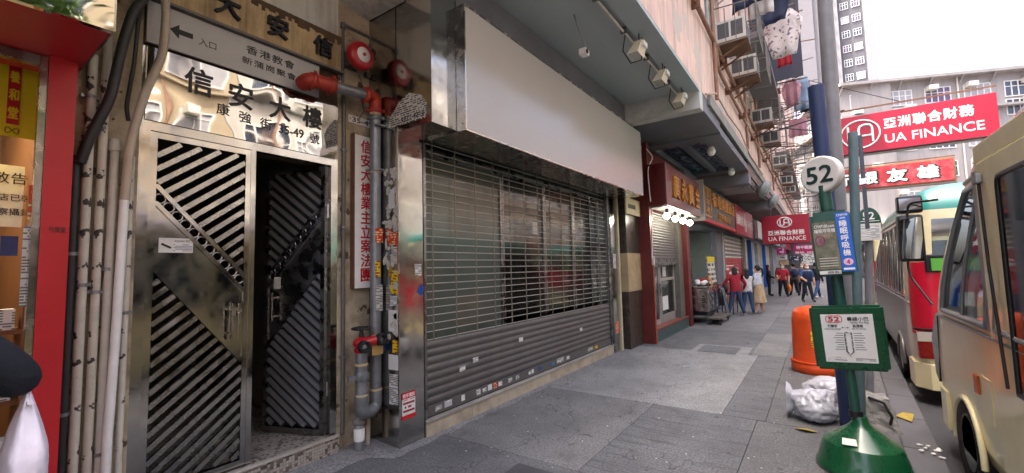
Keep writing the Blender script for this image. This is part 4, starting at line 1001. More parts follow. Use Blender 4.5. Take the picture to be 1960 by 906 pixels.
def ua_sign(name, label, x, y0, y1, z0, z1, big):
    """y0 left edge, y1 right edge; faces -X"""
    s = thing(name, label, 'sign', (x, (y0 + y1) / 2, z0)); W_ = y0 - y1; H_ = z1 - z0
    B('panel', sign_red, s, x, x + .2, y1, y0, z0, z1, bev=.01)
    B('frame', galv_d, s, x + .201, x + .23, y1 - .03, y0 + .03, z0 - .03, z1 + .03)
    if big: ec = (y0 - W_ * .155, z0 + H_ * .5); er = (W_ * .135, H_ * .37)
    else: ec = (y0 - W_ * .49, z0 + H_ * .75); er = (W_ * .15, H_ * .175)
    MB().tube([(x - .004, ec[0] + er[0] * math.cos(2*PI*j/36), ec[1] + er[1] * math.sin(2*PI*j/36)) for j in range(37)], H_ * .018, 6, caps=False).build('emblem_ring', white_letter, s)
    # the emblem: a U joined to an A
    ew, eh = er[0] * .62, er[1] * .62; t_ = H_ * .028 if big else H_ * .022
    y_, z_ = ec
    em = MB()
    em.tube(bend([(x - .003, y_ + ew, z_ + eh), (x - .003, y_ + ew, z_ - eh), (x - .003, y_ + ew * .12, z_ - eh), (x - .003, y_ + ew * .12, z_ + eh), (x - .003, y_ - ew, z_ + eh), (x - .003, y_ - ew, z_ - eh)], eh * .8, 8), t_, 6)
    em.tube([(x - .003, y_ + ew * .1, z_ - eh * .25), (x - .003, y_ - ew, z_ - eh * .25)], t_ * .9, 6)
    em.build('emblem', white_letter, s)
    if big:
        text('lettering', '亞洲聯合財務', white_letter, s, (x, y0 - W_ * .32, z0 + H_ * .54), H_ * .27, width=W_ * .55, bold=.03, spacing=1.15, **FX)
        text('lettering', 'UA FINANCE', white_letter, s, (x, y0 - W_ * .32, z0 + H_ * .17), H_ * .22, width=W_ * .6, bold=.008, **FX)
    else:
        text('lettering', '亞洲聯合財務', white_letter, s, (x, y0 - W_ * .13, z0 + H_ * .3), H_ * .17, width=W_ * .76, bold=.03, spacing=1.1, **FX)
        text('lettering', 'UA FINANCE', white_letter, s, (x, y0 - W_ * .13, z0 + H_ * .1), H_ * .145, width=W_ * .78, bold=.008, **FX)
    return s
u1 = ua_sign('hanging_finance_sign', 'small square red finance sign hanging under the canopy', 24, 2.1, .2, 2.62, 3.94, False)
for y in (.5, 1.7): MB().bar((24.1, y, 3.94), (24.1, y, 4.5), .03, .03).build('hanger', galv_d, u1)
u2 = ua_sign('projecting_finance_sign', 'large red finance sign projecting high over the road', 25, -1.15, -6.25, 6.6, 8.32, True)
MB().bar((25.1, 1.57, 8.7), (25.1, -6.3, 8.6), .06, .06).build('top_boom', rust, u2); MB().bar((25.1, 1.57, 6.5), (25.1, -6.3, 6.5), .08, .08).build('lower_boom', galv_d, u2)
MB().bar((25.1, 1.57, 11.5), (25.1, -3.5, 8.6), .025, .025).build('stay', black, u2); MB().bar((25.1, 1.57, 9.8), (25.1, -1.5, 8.65), .025, .025).build('stay', black, u2)
u3 = thing('calligraphy_sign', 'red sign with white brush characters in a gilt frame projecting over the road', 'sign', (31, -3.6, 5.6))
B('panel', mat('mottled_red', '#9c2430', .6, var=.3, scale=3, stain='#c47f84', stain_amt=.6, stain_scale=2), u3, 31, 31.2, -6.0, -.6, 5.75, 6.85); B('frame', mat('dull_gilt_frame', '#8d6b45', .6, var=.3), u3, 31.05, 31.25, -6.08, -.52, 5.67, 6.93)
for i, s in enumerate('行銀友雄'): text('letter_outline', s, ink, u3, (31, -1.38 - i * 1.22, 5.94), .7, width=.86, bold=.1, ext=.004, center=True, **FX); text('lettering', s, white_letter, u3, (31, -1.35 - i * 1.22, 5.97), .66, width=.8, bold=.05, ext=.012, center=True, **FX)  # dark outline copy of each character behind the white brush strokes
MB().bar((31.1, 1.57, 5.6), (31.1, -6.1, 5.6), .07, .07).build('boom', galv_d, u3); MB().bar((31.1, 1.57, 7.05), (31.1, -6.1, 7.0), .06, .06).build('boom', rust, u3)
# small arcade signs
for (x, y0, y1, z0, z1, hx, s, ch, lb) in ((30, 1.95, 1.5, 2.2, 2.6, '#a3206a', '', '', 'small magenta sign deep under the canopy'), (27, .98, .08, 2.15, 2.62, '#a82460', '特平租房', '#f3e9f0', 'magenta rental notice sign right of the square red sign'),
                                       (30.2, 1.98, 1.45, 1.87, 2.18, '#cfd0cc', '', '', 'white plate below the small magenta sign'), (30.3, 1.9, 1.4, 1.58, 1.85, '#c2a680', '', '', 'tan plate below the white plate in the arcade'),
                                       (36, .9, -.1, 1.5, 2.5, '#d6d6d2', '', '', 'white notice board at the far end of the arcade'), (33, 1.5, .75, 1.75, 2.15, '#2a3540', '', '', 'dark sign with white characters deep in the arcade')):
    t = thing('arcade_sign', lb, 'sign', (x, (y0 + y1) / 2, z0), 'small signs hanging in the arcade')
    B('panel', mat('sign_' + hx[1:], hx, .4, var=.05), t, x, x + .08, y1, y0, z0, z1)
    if not s and hx != '#c2a680': B('print', printed('print_' + hx[1:], hx, '#5a5a5e' if hx in ('#cfd0cc', '#d6d6d2') else '#e9e6ea', 14, 9, .5), t, x - .004, x, y1 + .06, y0 - .06, z0 + .05, z1 - .05)
    if s: text('lettering', s, mat('ink_' + ch[1:], ch, .5, bump=0), t, (x, (y0 + y1) / 2, z0 + (z1 - z0) * (.28 if s != '特平租房' else .52)), (z1 - z0) * (.45 if s != '特平租房' else .36), width=(y0 - y1) * .75, bold=.03, center=True, **FX)
    MB().bar((x + .04, (y0 + y1) / 2, z1), (x + .04, (y0 + y1) / 2, 4.5), .02, .02).build('hanger', galv_d, t)
o = text('lettering', '電話: 395', white_letter, bpy.data.objects['arcade_sign.001'], (27, .93, 2.17), .1, width=.78, bold=.02, **FX)

# ================================================================== LEFT: RED SHOP
rs = thing('red_shop', 'red framed shop with a mirror fascia at the left edge', 'shop front', (0, 3.6, 0))
B('frame_post', red_shop, rs, .468, .585, 3.6, 3.96, 0, 3.06)
text('lettering', '弓廣業', mat('faint_ink', '#4d1216', .5, bump=0), rs, (.50, 3.6, 2.02), .035, width=.07, **FY)
B('soffit', red_shop, rs, -1.5, .61, 3.02, 3.96, 3.06, 3.12)
B('fascia', steel_t, rs, -1.5, .612, 2.98, 3.018, 3.055, 4.2)
B('fascia_end', steel_b, rs, .6125, .62, 2.98, 3.95, 3.058, 4.2)
B('glass_post', steel_b, rs, .435, .466, 3.62, 3.68, 0, 3.055); B('door_track', steel_d, rs, -1.5, .434, 3.63, 3.68, 3.0, 3.055)
r = MB(); r.box(-1.5, -1.4, 3.7, 6.2, 0, 3.3); r.box(-1.5, 1, 6.1, 6.2, 0, 3.3); r.box(.52, .56, 3.97, 6.1, 0, 3.3); r.box(-1.5, .5, 3.7, 6.2, 3.3, 3.4)
r.build('interior', wood, rs); B('floor', mat('shop_floor', '#8f8578', .5), rs, -1.5, .52, 3.6, 6.1, -.01, .02)
yb = thing('yellow_banner', 'yellow hanging banner with a red name panel inside the red shop', 'banner', (.1, 4.25, 2.6))
B('cloth', yellow_cloth, yb, -.35, .505, 4.22, 4.225, 2.68, 3.26)
B('red_panel', red_letter, yb, .37, .425, 4.215, 4.219, 2.76, 3.16)
for i, s in enumerate('養和堂'): text('lettering', s, yellow_cloth, yb, (.3975, 4.215, 3.04 - i * .12), .075, width=.042, bold=.03, ext=.001, center=True, **FY)
for z in (3.17, 2.72): MB().tube([(.397 + .03 * math.cos(k * PI / 8), 4.217, z + .02 * math.sin(k * PI / 4)) for k in range(17)], .004, 5).build('scroll', mat('olive_ink', '#8f8416', .5), yb)
nt = thing('paper_notice', 'white handwritten notice on the wood wall of the red shop', 'notice', (.4, 4.6, 2.2)); B('sheet', paper, nt, .3, .5, 4.55, 4.555, 2.12, 2.55)
text('lettering', '敬告', ink, nt, (.35, 4.55, 2.42), .08, **FY); text('lettering', '本店已裝', ink, nt, (.33, 4.55, 2.3), .05, **FY); text('lettering', '監察攝錄', ink, nt, (.33, 4.55, 2.2), .05, **FY)
pstr = thing('poster_strip', 'narrow column of posters on the door glass of the red shop', 'poster', (.42, 3.75, 1.6))
B('orange_card', print_r, pstr, .428, .452, 3.7, 3.703, 2.1, 2.3); B('poster', print_w, pstr, .415, .455, 3.7, 3.703, 1.6, 2.06); B('blue_poster', mat('blue_poster', '#2a3f6e', .5, var=.3, scale=20), pstr, .36, .43, 4.0, 4.004, 1.9, 2.02)
sf = thing('goods_shelf', 'dim shelf with packed goods inside the red shop', 'shelf', (.3, 4.4, 0))
for z in (.5, .95, 1.4): B('board', wood, sf, -.4, .5, 4.3, 4.6, z, z + .03)
B('upright', wood, sf, -.45, -.4, 4.3, 4.6, 0, 1.6); B('upright', wood, sf, .5, .52, 4.3, 4.6, 0, 1.6)
rnd = random.Random(8)
for z in (.53, .98, 1.43):
    for k in range(7):
        x = -.38 + k * .125; h = .12 + rnd.random() * .2
        B('packet', rnd.choice((print_w, print_y, print_r, card, white_p)), sf, x, x + .1, 4.32, 4.45, z, z + h)
cl = thing('shop_ceiling_lamp', 'lit ceiling panel lamp inside the red shop', 'lamp', (-.3, 4.6, 3.26)); B('panel', mat('lit_panel', '#fff3d6', .4, bump=0, emit=8), cl, -.6, 0, 4.3, 4.9, 3.27, 3.298)

# vertical pipes beside the gate
def pipe(label, m, pts, r, clips=(), n=12):
    x, y = pts[0][0], pts[0][1]
    t = thing('wall_pipe', label, 'pipe', (x, y, min(p[2] for p in pts)), 'pipes between the red shop and the gate')
    T('pipe', m, t, pts, r, n)
    for z in clips: MB().box(x - r - .02, x + r + .02, y - r * .3, y + r + .02, z, z + .022).lathe([(r + .004, z), (r + .004, z + .022)], (x, y, 0), (0, 0, 1), 12).build('clip', galv, t)
    return t
PYp = 3.9
pipe('chipped white wall pipe nearest the red shop', chipped, [(.7, PYp, 0), (.705, PYp, 3.25)], .026, (.5, 1.7, 2.95))
pipe('chipped white wall pipe second from the red shop', chipped, [(.765, PYp, 0), (.775, PYp, 3.8)], .024, (1.65, 2.9))
pipe('cream wall pipe with a socket end beside the white pipes', white_dirty, [(.82, PYp, 0), (.835, PYp, 2.7)], .024, (.6, 1.8))
pipe('bent white wall pipe passing in front of the cream one', white_p, [(.845, PYp - .06, .0), (.85, PYp - .05, .7), (.87, PYp - .05, 1.4), (.885, PYp - .05, 2.3)], .026, ())
pipe('slim white wall pipe next to the steel gate frame', chipped, [(.92, PYp, 0), (.925, PYp, 2.6)], .02, (.4, 1.5))
pipe('dark grey wall pipe in the corner behind the red frame', black_pipe, [(.645, PYp, 0), (.645, PYp, 2.55)], .026, (.9, 1.9))
MB().lathe([(.033, 2.62), (.033, 2.7), (.03, 2.7)], (.835, PYp, 0), (0, 0, 1), 14).build('socket', white_dirty, bpy.data.objects['wall_pipe.002'])
cb = tag(MB().tube(bend([(.66, 3.86, 2.5), (.69, 3.84, 2.65), (.78, 3.8, 2.95), (.83, 3.8, 3.35), (.88, 3.8, 3.62), (1.0, 3.85, 3.86)], .08), .03, 12).build('cable_bundle', black_pipe), 'thick black corrugated cable hose curving over the white pipes', 'cable')
cb2 = tag(MB().tube(bend([(.885, 3.85, 2.28), (.9, 3.83, 2.7), (.96, 3.8, 3.05), (1.05, 3.79, 3.35), (1.06, 3.78, 3.7), (1.02, 3.8, 4.0)], .1), .027, 12).build('flexible_conduit', cream_pipe), 'pale grey conduit curving up across the corner of the grey sign', 'pipe')
cb3 = tag(MB().tube(bend([(.9, 3.9, 2.85), (.885, 3.9, 2.95), (.92, 3.9, 3.3), (.93, 3.88, 3.7)], .06), .013, 8).build('black_cable', black_pipe), 'thin black cable hanging between the hose and the pale conduit', 'cable')

# ================================================================== UPPER FACADE FITTINGS
p1 = thing('brown_pipe', 'upper brown pipe running along the pink wall', 'pipe', (30, 1.5, 6.35))
T('pipe', rust_pipe, p1, bend([(6.0, 1.5, 6.45), (9.2, 1.5, 6.42), (60, 1.5, 6.3)], .1), .045, 10)
p2_ = thing('brown_pipe', 'lower brown pipe branching along the pink wall below the windows', 'pipe', (30, 1.48, 5.2))
T('pipe', rust_pipe, p2_, bend([(9.9, 1.5, 6.35), (9.95, 1.49, 5.95), (10.4, 1.49, 5.9), (48, 1.49, 5.75)], .12), .04, 10)
for x in (8, 10.8, 12.5, 15, 18, 22, 27, 33, 40): MB().box(x, x + .04, 1.42, 1.57, 6.30, 6.5).build('pipe_hook', rust, p1)
for x in (11.3, 13.5, 16.2, 20, 25): MB().box(x, x + .03, 1.42, 1.57, 5.78, 5.95).build('pipe_hook', rust, p2_)
p3_ = thing('cable_run', 'thin sagging cable along the foot of the pink wall', 'cable', (14, 1.5, 5.1))
T('cable', mat('beige_cable', '#a8957f', .6), p3_, [(8.6, 1.52, 4.92), (9.6, 1.5, 5.25), (11, 1.5, 5.2), (13, 1.5, 5.3), (15, 1.5, 5.05), (19, 1.5, 5.1)], .018, 6)
for x, z1 in ((9.7, 6.5), (14.6, 6.5), (17.8, 6.5), (24, 6.5)):
    t = thing('drain_pipe', ('brown drain pipe dropping down the pink wall nearest the corner', 'second brown drain pipe along the pink wall', 'third brown drain pipe along the pink wall', 'furthest brown drain pipe on the pink wall')[[9.7, 14.6, 17.8, 24].index(x)], 'pipe', (x, 1.5, 5.2), 'drain pipes on the pink wall')
    T('pipe', rust_pipe, t, [(x, 1.5, 5.15), (x, 1.5, 12)], .04, 8)
ac_w = mat('ac_white', '#c9c5bb', .5, var=.08, stain='#8f8779', stain_amt=.45)
ac_d = mat('ac_grille', '#4c4c4d', .6, var=.3, scale=20)
def aircon(x, z, label, d=.62, w=.75, h=.48, yb=FY0, cage=False):
    t = thing('air_conditioner', label, 'air conditioner', (x + w/2, yb - d/2, z), 'window air conditioners on the pink wall')
    B('casing', ac_w, t, x, x + w, yb - d, yb + .05, z, z + h, bev=.012)
    # grille on the side that faces the camera and on the outer end
    for k in range(2): B('side_vent', ac_d, t, x - .004, x + .004, yb - d + .06 + k * .27, yb - d + .29 + k * .27, z + .08, z + h - .06)
    for k in range(2): B('rear_vent', ac_d, t, x + .06 + k * .33, x + .36 + k * .33, yb - d - .004, yb - d + .004, z + .07, z + h - .06)
    MB().bar((x + .1, yb, z - .35), (x + .1, yb - d, z - .02), .035, .035).build('bracket', rust, t); MB().bar((x + w - .1, yb, z - .35), (x + w - .1, yb - d, z - .02), .035, .035).build('bracket', rust, t)
    B('tray', rust, t, x - .03, x + w + .03, yb - d - .02, yb, z - .045, z - .012)
    if cage:
        c = MB(); r_ = .014
        o_ = [(x - .15, yb, z + h + .25), (x - .15, yb - d - .22, z + h + .2), (x - .15, yb - d - .22, z - .1), (x - .15, yb, z - .12)]
        c.tube(bend(o_, .1), r_, 6); c.tube(bend([(p[0] + w + .35, p[1], p[2]) for p in o_], .1), r_, 6)
        for k in range(8):
            u = k / 7; c.tube([(x - .15 + u * (w + .35), yb - d - .22, z - .1), (x - .15 + u * (w + .35), yb - d - .22, z + h + .2)], .009, 5)
        for zz in (z - .1, z + h + .2, z + h * .5): c.tube([(x - .15, yb - d - .22, zz), (x + w + .2, yb - d - .22, zz)], r_, 6)
        for k in range(1, 4): c.tube([(x - .15, yb - d - .22 + k * .2, z - .1), (x - .15, yb - d - .22 + k * .2, z + h + .2)], .009, 5)
        c.build('cage', galv_d, t)
    return t
aircon(10.3, 6.62, 'caged white air conditioner nearest the camera on the pink wall', cage=True)
aircon(12.25, 6.55, 'second white air conditioner along the pink wall in a low cage', cage=True)
aircon(13.3, 6.95, 'smaller white air conditioner just past the second one', d=.5, w=.6, h=.4)
aircon(16.6, 6.45, 'caged air conditioner below the grey eave slab', cage=True)
aircon(20.3, 6.6, 'air conditioner under the far end of the grey eave slab', cage=True)
aircon(11.4, 9.9, 'upper floor air conditioner above the first cage'); aircon(25.3, 6.6, 'air conditioner before the second eave slab', cage=True)
aircon(31.6, 6.6, 'air conditioner deep along the pink wall at the second eave'); aircon(23.2, 9.8, 'upper floor air conditioner beyond the dark tarpaulin'); aircon(36, 6.6, 'farthest air conditioner on the pink wall', cage=True)
# laundry racks
def rack(x, z, label, d=1.5, n=4, w=1.4):
    t = thing('laundry_rack', label, 'laundry rack', (x + w/2, FY0 - d/2, z), 'laundry racks on the pink wall')
    b = MB()
    for xx in (x, x + w): b.bar((xx, FY0, z), (xx, FY0 - d, z + .15), .03, .03); b.bar((xx, FY0, z - .5), (xx, FY0 - d * .7, z + .1), .025, .025)
    for k in range(n): b.tube([(x - .2, FY0 - d * (k + 1) / n, z + .15 * (k + 1) / n + .02), (x + w + .2, FY0 - d * (k + 1) / n, z + .15 * (k + 1) / n + .02)], .014, 6)
    b.build('rack_frame', galv_d, t)
rack(9.6, 8.4, 'laundry rack above the first caged air conditioner'); rack(14.5, 9.0, 'laundry rack above the grey eave slab'); rack(18.5, 7.3, 'laundry rack with long poles below the eave slab end', d=1.7); rack(22.5, 6.6, 'laundry rack over the arcade past the eave slab', d=1.9); rack(27, 7.5, 'laundry rack near the second eave slab', d=1.9); rack(33, 8.8, 'high laundry rack further along the pink wall'); rack(37, 6.6, 'last laundry rack low on the pink wall')
def garment(label, kind, x, y, z, m, w=.55, h=.75, rot=0, trim=None):
    """a garment hanging in the local xz plane with folds"""
    t = thing('hanging_garment', label, 'laundry', (x, y, z), 'laundry on the pink wall')
    OFF[t.name] = Vector((0, 0, 0))
    if kind == 'shirt': ol = [(-.28, 0), (-.08, .02), (0, -.05), (.08, .02), (.28, 0), (.55, -.3), (.42, -.4), (.3, -.25), (.31, -1), (-.31, -1), (-.3, -.25), (-.42, -.4), (-.55, -.3)]
    elif kind == 'trousers': ol = [(-.3, 0), (.3, 0), (.36, -1), (.08, -1), (0, -.35), (-.08, -1), (-.36, -1)]
    else: ol = [(-.5, 0), (.5, 0), (.52, -1), (.1, -.97), (-.48, -1)]
    b = bmesh.new(); vs_ = [b.verts.new((p[0] * w, 0, p[1] * h)) for p in ol]; b.faces.new(vs_)
    bmesh.ops.triangulate(b, faces=b.faces[:]); bmesh.ops.subdivide_edges(b, edges=b.edges[:], cuts=5, use_grid_fill=True)
    rn = random.Random(int(x * 100 + z * 10)); ph = rn.random() * 6
    for v in b.verts: v.co.y += .035 * math.sin(v.co.x / w * 16 + ph) * min(1, -v.co.z / h + .15) + .02 * math.sin(v.co.z * 9 + ph)
    r_ = bmesh.ops.extrude_face_region(b, geom=b.faces[:])
    for e in r_['geom']:
        if isinstance(e, bmesh.types.BMVert): e.co.y += .012
    b.verts.index_update(); mb = MB(); mb.add([v.co for v in b.verts], [[v.index for v in f.verts] for f in b.faces], True); b.free()
    mb.build('cloth', m, t)
    MB().tube([(-.25 * w, .005, -.01), (0, .005, .06), (.25 * w, .005, -.01)], .006, 5).tube([(0, .005, .06), (0, .005, .12)], .005, 5).build('hanger', white_p, t)
    t.rotation_euler = (0, 0, rot)
cl_navy = mat('navy_cloth', '#1c2742', .85, var=.2, bump=.05); cl_white = mat('white_cloth', '#d8d0cf', .85, var=.08); cl_print = mat('patterned_cloth', '#d5cbc9', .85, var=.1, chips='#6f6a78', chip_scale=9, chip_amt=.42)
cl_red = mat('red_cloth', '#b12c3a', .85); cl_blue = mat('denim_pale', '#7d93ab', .85, var=.15); cl_pink = mat('pink_cloth', '#c38f9c', .85, var=.1); cl_dark = mat('tarpaulin_dark', '#2b2c3d', .8, var=.25, scale=1.5)
garment('navy garment hanging above the first air conditioner', 'towel', 10.9, .85, 8.35, cl_navy, .9, .8, 1.2); garment('white towel hanging beside the navy garment', 'towel', 11.3, .7, 8.45, cl_white, .5, 1.0, 1.3)
garment('pale patterned shirt hanging before the dark tarpaulin', 'shirt', 14.6, .42, 9.05, cl_print, .95, 1.35, 1.35); garment('red garment below the patterned shirt', 'towel', 15.6, .45, 8.55, cl_red, .4, .75, 1.3)
garment('navy shirt beside the patterned shirt', 'shirt', 13.6, .55, 9.4, cl_navy, .8, 1.1, 1.3)
garment('pale blue jeans hanging on the rack below the tarpaulin', 'trousers', 19.6, .1, 8.75, cl_blue, .8, 1.25, 1.3); garment('pink top hanging beside the jeans', 'shirt', 18.6, .4, 8.4, cl_pink, .6, 1.0, 1.3); garment('pink towel lowest on the racks', 'towel', 20.0, .3, 7.3, cl_pink, .6, .7, 1.3)
garment('dark trousers hanging past the jeans', 'trousers', 21.0, .0, 9.0, cl_navy, .6, 1.2, 1.3)
tp_ = thing('tarpaulin_screen', 'large dark blue tarpaulin screen projecting from the pink wall', 'tarpaulin', (18.3, .6, 9.4))
b = MB(); nx, nz = 8, 8
for (xa, ya, yb_) in ((17.3, .0, 1.5),):
    v = []
    for i in range(nx + 1):
        for k in range(nz + 1): v.append((xa + .6 * k / nz + .05 * math.sin(i * 2.1 + k), ya + (yb_ - ya) * i / nx, 8.0 + 4.9 * k / nz))
    b.add(v, [(i * (nz+1) + k, (i+1) * (nz+1) + k, (i+1) * (nz+1) + k + 1, i * (nz+1) + k + 1) for i in range(nx) for k in range(nz)], True)
    b.add([(p[0] + .03, p[1], p[2]) for p in v], [(i * (nz+1) + k, i * (nz+1) + k + 1, (i+1) * (nz+1) + k + 1, (i+1) * (nz+1) + k) for i in range(nx) for k in range(nz)], True)
b.build('sheet', cl_dark, tp_)
for z in (8.0, 12.9): MB().bar((17.6, 1.57, z), (17.6, -.1, z), .04, .04).build('pole', galv_d, tp_)
# bamboo and steel poles sticking out far along
sp = thing('projecting_poles', 'tangle of thin drying poles projecting along the far pink wall', 'poles', (30, .5, 7))
rnd = random.Random(9)
for i in range(46):
    x = 15 + i * .75; z = rnd.choice((5.6, 6.6, 7.4, 8.3, 9.2, 10.5)) + rnd.random() * .5
    MB().bar((x, FY0, z), (x + rnd.uniform(-.3, 1.2), FY0 - rnd.uniform(1.2, 2.6), z + rnd.uniform(-.4, .4)), .03, .03).build('pole', rnd.choice((galv_d, black, rust)), sp)
# small ducts under the far canopy and round ceiling fans
dk = thing('ceiling_duct', 'grey ventilation duct hung under the canopy beyond the coffered bay', 'duct', (16.5, 2.0, 4.0))
B('duct', mat('foil_duct', '#8f9192', .45, metal=.5, var=.25, scale=25), dk, 15.65, 17.2, 1.65, 3.0, 4.2, 4.48); B('duct_end', black, dk, 15.9, 17.0, 1.6, 1.648, 4.22, 4.46)
for y in (1.8, 2.6): T('strap', galv_d, dk, [(15.64, y, 4.5), (15.64, y, 4.18), (15.64, y + .1, 4.15)], .012, 6)
for i, (x, lb) in enumerate(((16.9, 'grey round exhaust cowl nearest under the far canopy edge'), (20.6, 'grey round exhaust cowl further along the canopy edge'))):
    o = thing('exhaust_cowl', lb, 'vent', (x, 1.4, 4.1), 'exhaust cowls at the canopy edge')
    MB().lathe([(.12, 0), (.3, .12), (.3, .2), (.1, .26)], (x, 1.45, 4.3), (-.3, -.8, -.5), 18).build('cowl', galv, o); MB().bar((x, 1.5, 4.3), (x, 1.8, 4.5), .05, .05).build('arm', galv_d, o)

# ================================================================== STREET FURNITURE
# minibus stop sign
st = thing('minibus_stop', 'green minibus stop stand with round 52 disc, advert box and route panel', 'bus stop', (4.7, -.2, 0))
c0 = Vector((4.75, -.19, 0)); lean = Vector((0, .05, 1)).normalized()
def SP(z, dx=0, dy=0): return Vector((4.75 + dx, -.21 + .052 * z + dy, z))
bs = MB(); n8 = 16
MB().lathe([(.325, 0), (.33, .015), (.33, .04), (.315, .06), (.3, .12), (.275, .2), (.265, .225)], (4.75, -.21, 0), (0, 0, 1), 40).lathe([(.265, .225), (.19, .28), (.1, .345), (.06, .385), (.05, .44)], (4.75, -.21, 0), (0, 0, 1), 40).build('base', green, st)
bl_ = MB().add([(4.513, -.07, .258), (4.513, -.17, .258), (4.56, -.165, .297), (4.56, -.075, .297)], [(0, 1, 2, 3)]).build('base_label', paper, st)
T('pole', green_d, st, [SP(.42), SP(1.0)], .036, 16); T('pole', green_d, st, [SP(1.3), SP(2.40)], .045, 16)
MB().lathe([(.05, 0), (.05, .05)], SP(.43), (0, .05, 1), 16).build('pole_collar', black, st)
# route panel : slightly skewed green frame facing -X, tilted back
def board(cz, w_, h, t_, x, m, name, parent, yoff=0, r_=.03, tilt=.0, bev=.012):
    q = MB(); y0 = SP(cz).y + yoff
    b = bmesh.new(); bmesh.ops.create_cube(b, size=1)
    for v in b.verts: v.co = Vector((v.co.x * t_, v.co.y * w_, v.co.z * h))
    bmesh.ops.bevel(b, geom=b.edges[:], offset=bev, segments=2, affect='EDGES')
    b.verts.index_update()
    mt_ = Matrix.Translation((x, y0, cz)) @ Matrix.Rotation(-.052, 4, 'X') @ Matrix.Rotation(tilt, 4, 'Y')
    q.add([mt_ @ v.co for v in b.verts], [[v.index for v in f.verts] for f in b.faces]); b.free()
    return q.build(name, m, parent), mt_
tl_ = -.18
rp, M1 = board(1.10, .50, .56, .055, 4.66, green, 'route_panel', st, yoff=-.02, tilt=tl_, bev=.02)
def onb(Mx, u, v, off): # u right (=-Y), v up in the board's own frame, on its -X face
    return Mx @ Vector((-off, -u, v))
def bquad(Mx, u0, u1, v0, v1, off, m, name, parent):
    b = MB(); b.add([onb(Mx, u0, v0, off), onb(Mx, u1, v0, off), onb(Mx, u1, v1, off), onb(Mx, u0, v1, off), onb(Mx, u0, v0, off - .003), onb(Mx, u1, v0, off - .003), onb(Mx, u1, v1, off - .003), onb(Mx, u0, v1, off - .003)], [(0, 1, 2, 3), (7, 6, 5, 4), (0, 4, 5, 1), (1, 5, 6, 2), (2, 6, 7, 3), (3, 7, 4, 0)])
    return b.build(name, m, parent)
def btext(Mx, s, u, v, size, m, parent, off, width=None, bold=0, center=True):
    xd = (Mx.to_3x3() @ Vector((0, -1, 0))); up = (Mx.to_3x3() @ Vector((0, 0, 1)))
    return text('lettering', s, m, parent, onb(Mx, u, v, off), size, xd=xd, up=up, width=width, bold=bold, center=center, ext=.0015)
sheet = bquad(M1, -.175, .175, -.205, .21, .030, white_p, 'route_sheet', rp)
btext(M1, '52', -.085, .15, .04, red_letter, rp, .0305, .075, .03); btext(M1, '專線小巴', .075, .152, .036, ink, rp, .0305, .14, .01); btext(M1, '(Green Mini Bus)', .085, .13, .016, ink, rp, .0305, .12)
MB().tube([onb(M1, -.085 + .055 * math.copysign(abs(math.cos(2*PI*j/28)) ** .5, math.cos(2*PI*j/28)), .17 + .03 * math.copysign(abs(math.sin(2*PI*j/28)) ** .6, math.sin(2*PI*j/28)), .031) for j in range(29)], .0025, 5, caps=False).build('number_ring', red_letter, rp)
btext(M1, '竹園邨', -.1, .098, .025, ink, rp, .0305, .065, .01); btext(M1, '新蒲崗', .07, .098, .025, ink, rp, .0305, .065, .01); btext(M1, 'Chuk Yuen Estate', -.1, .08, .012, ink, rp, .0305, .11); btext(M1, 'San Po Kong', .075, .08, .012, ink, rp, .0305, .09); btext(M1, '←→', -.015, .09, .014, ink, rp, .0305, .05)
rt = MB(); pth = [onb(M1, -.022, .055, .031), onb(M1, -.022, -.11, .031), onb(M1, 0, -.135, .031), onb(M1, .022, -.11, .031), onb(M1, .022, .055, .031), onb(M1, -.022, .055, .031)]
rt.tube(pth, .006, 6).build('route_line', mat('route_grey', '#5c5c60', .6, chips='#c9c9cb', chip_scale=60, chip_amt=.48), rp)
for k in range(8):
    v = .045 - k * .02; a = .03 + (k * 37 % 5) * .005
    bquad(M1, -.05 - a, -.033, v, v + .006, .0303, print_w2 if False else mat('grey_print', '#77777b', .6), 'stop_name', rp); bquad(M1, .035, .06 + a, v, v + .006, .0303, mat('grey_print', '#77777b'), 'stop_name', rp)
bquad(M1, -.16, -.03, -.195, -.16, .0303, print_w2, 'fine_print', rp); bquad(M1, .03, .16, -.19, -.165, .0303, print_w2, 'fine_print', rp)
# advert box
ab, M2 = board(1.90, .29, .56, .12, 4.68, green_d, 'advert_box', st, yoff=-.005, bev=.03)
olive = mat('advert_photo', '#5d5f48', .25, var=.45, scale=5, bump=0, stain='#c7b29a', stain_amt=.5, stain_scale=4)
bquad(M2, -.13, .035, -.22, .19, .0625, olive, 'advert_sheet', ab)
btext(M2, 'CPAP100.com', -.045, .14, .025, white_letter, ab, .063, .14); btext(M2, '睡眠呼吸機', -.045, .095, .034, white_letter, ab, .063, .145)
MB().tube([onb(M2, -.085 + .032 * math.cos(2*PI*j/20), .03 + .042 * math.sin(2*PI*j/20), .0635) for j in range(21)], .004, 5, caps=False).build('price_ring', mat('magenta_ink', '#9c2a6a', .5), ab)
btext(M2, '4', -.085, .008, .045, mat('magenta_ink', '#9c2a6a'), ab, .063, .025, .03)
for k in range(4): bquad(M2, -.11, .02, -.13 - k * .022, -.121 - k * .022, .063, mat('pale_print', '#aaa69a', .6), 'advert_line', ab)
bquad(M2, -.12, .03, -.262, -.232, .0623, paper, 'phone_strip', ab); btext(M2, '6808 8861', -.02, -.256, .02, ink, ab, .0627, .085, .01)
blue_ad = mat('advert_blue', '#1660c0', .35, var=.03, bump=0)
bquad(M2, .04, .135, -.245, .255, .0628, blue_ad, 'blue_strip', ab)
btext(M2, 'CPAP100', .087, .225, .018, white_letter, ab, .0635, .075, .01); btext(M2, '.com', .087, .2, .015, white_letter, ab, .0635, .04, .01)
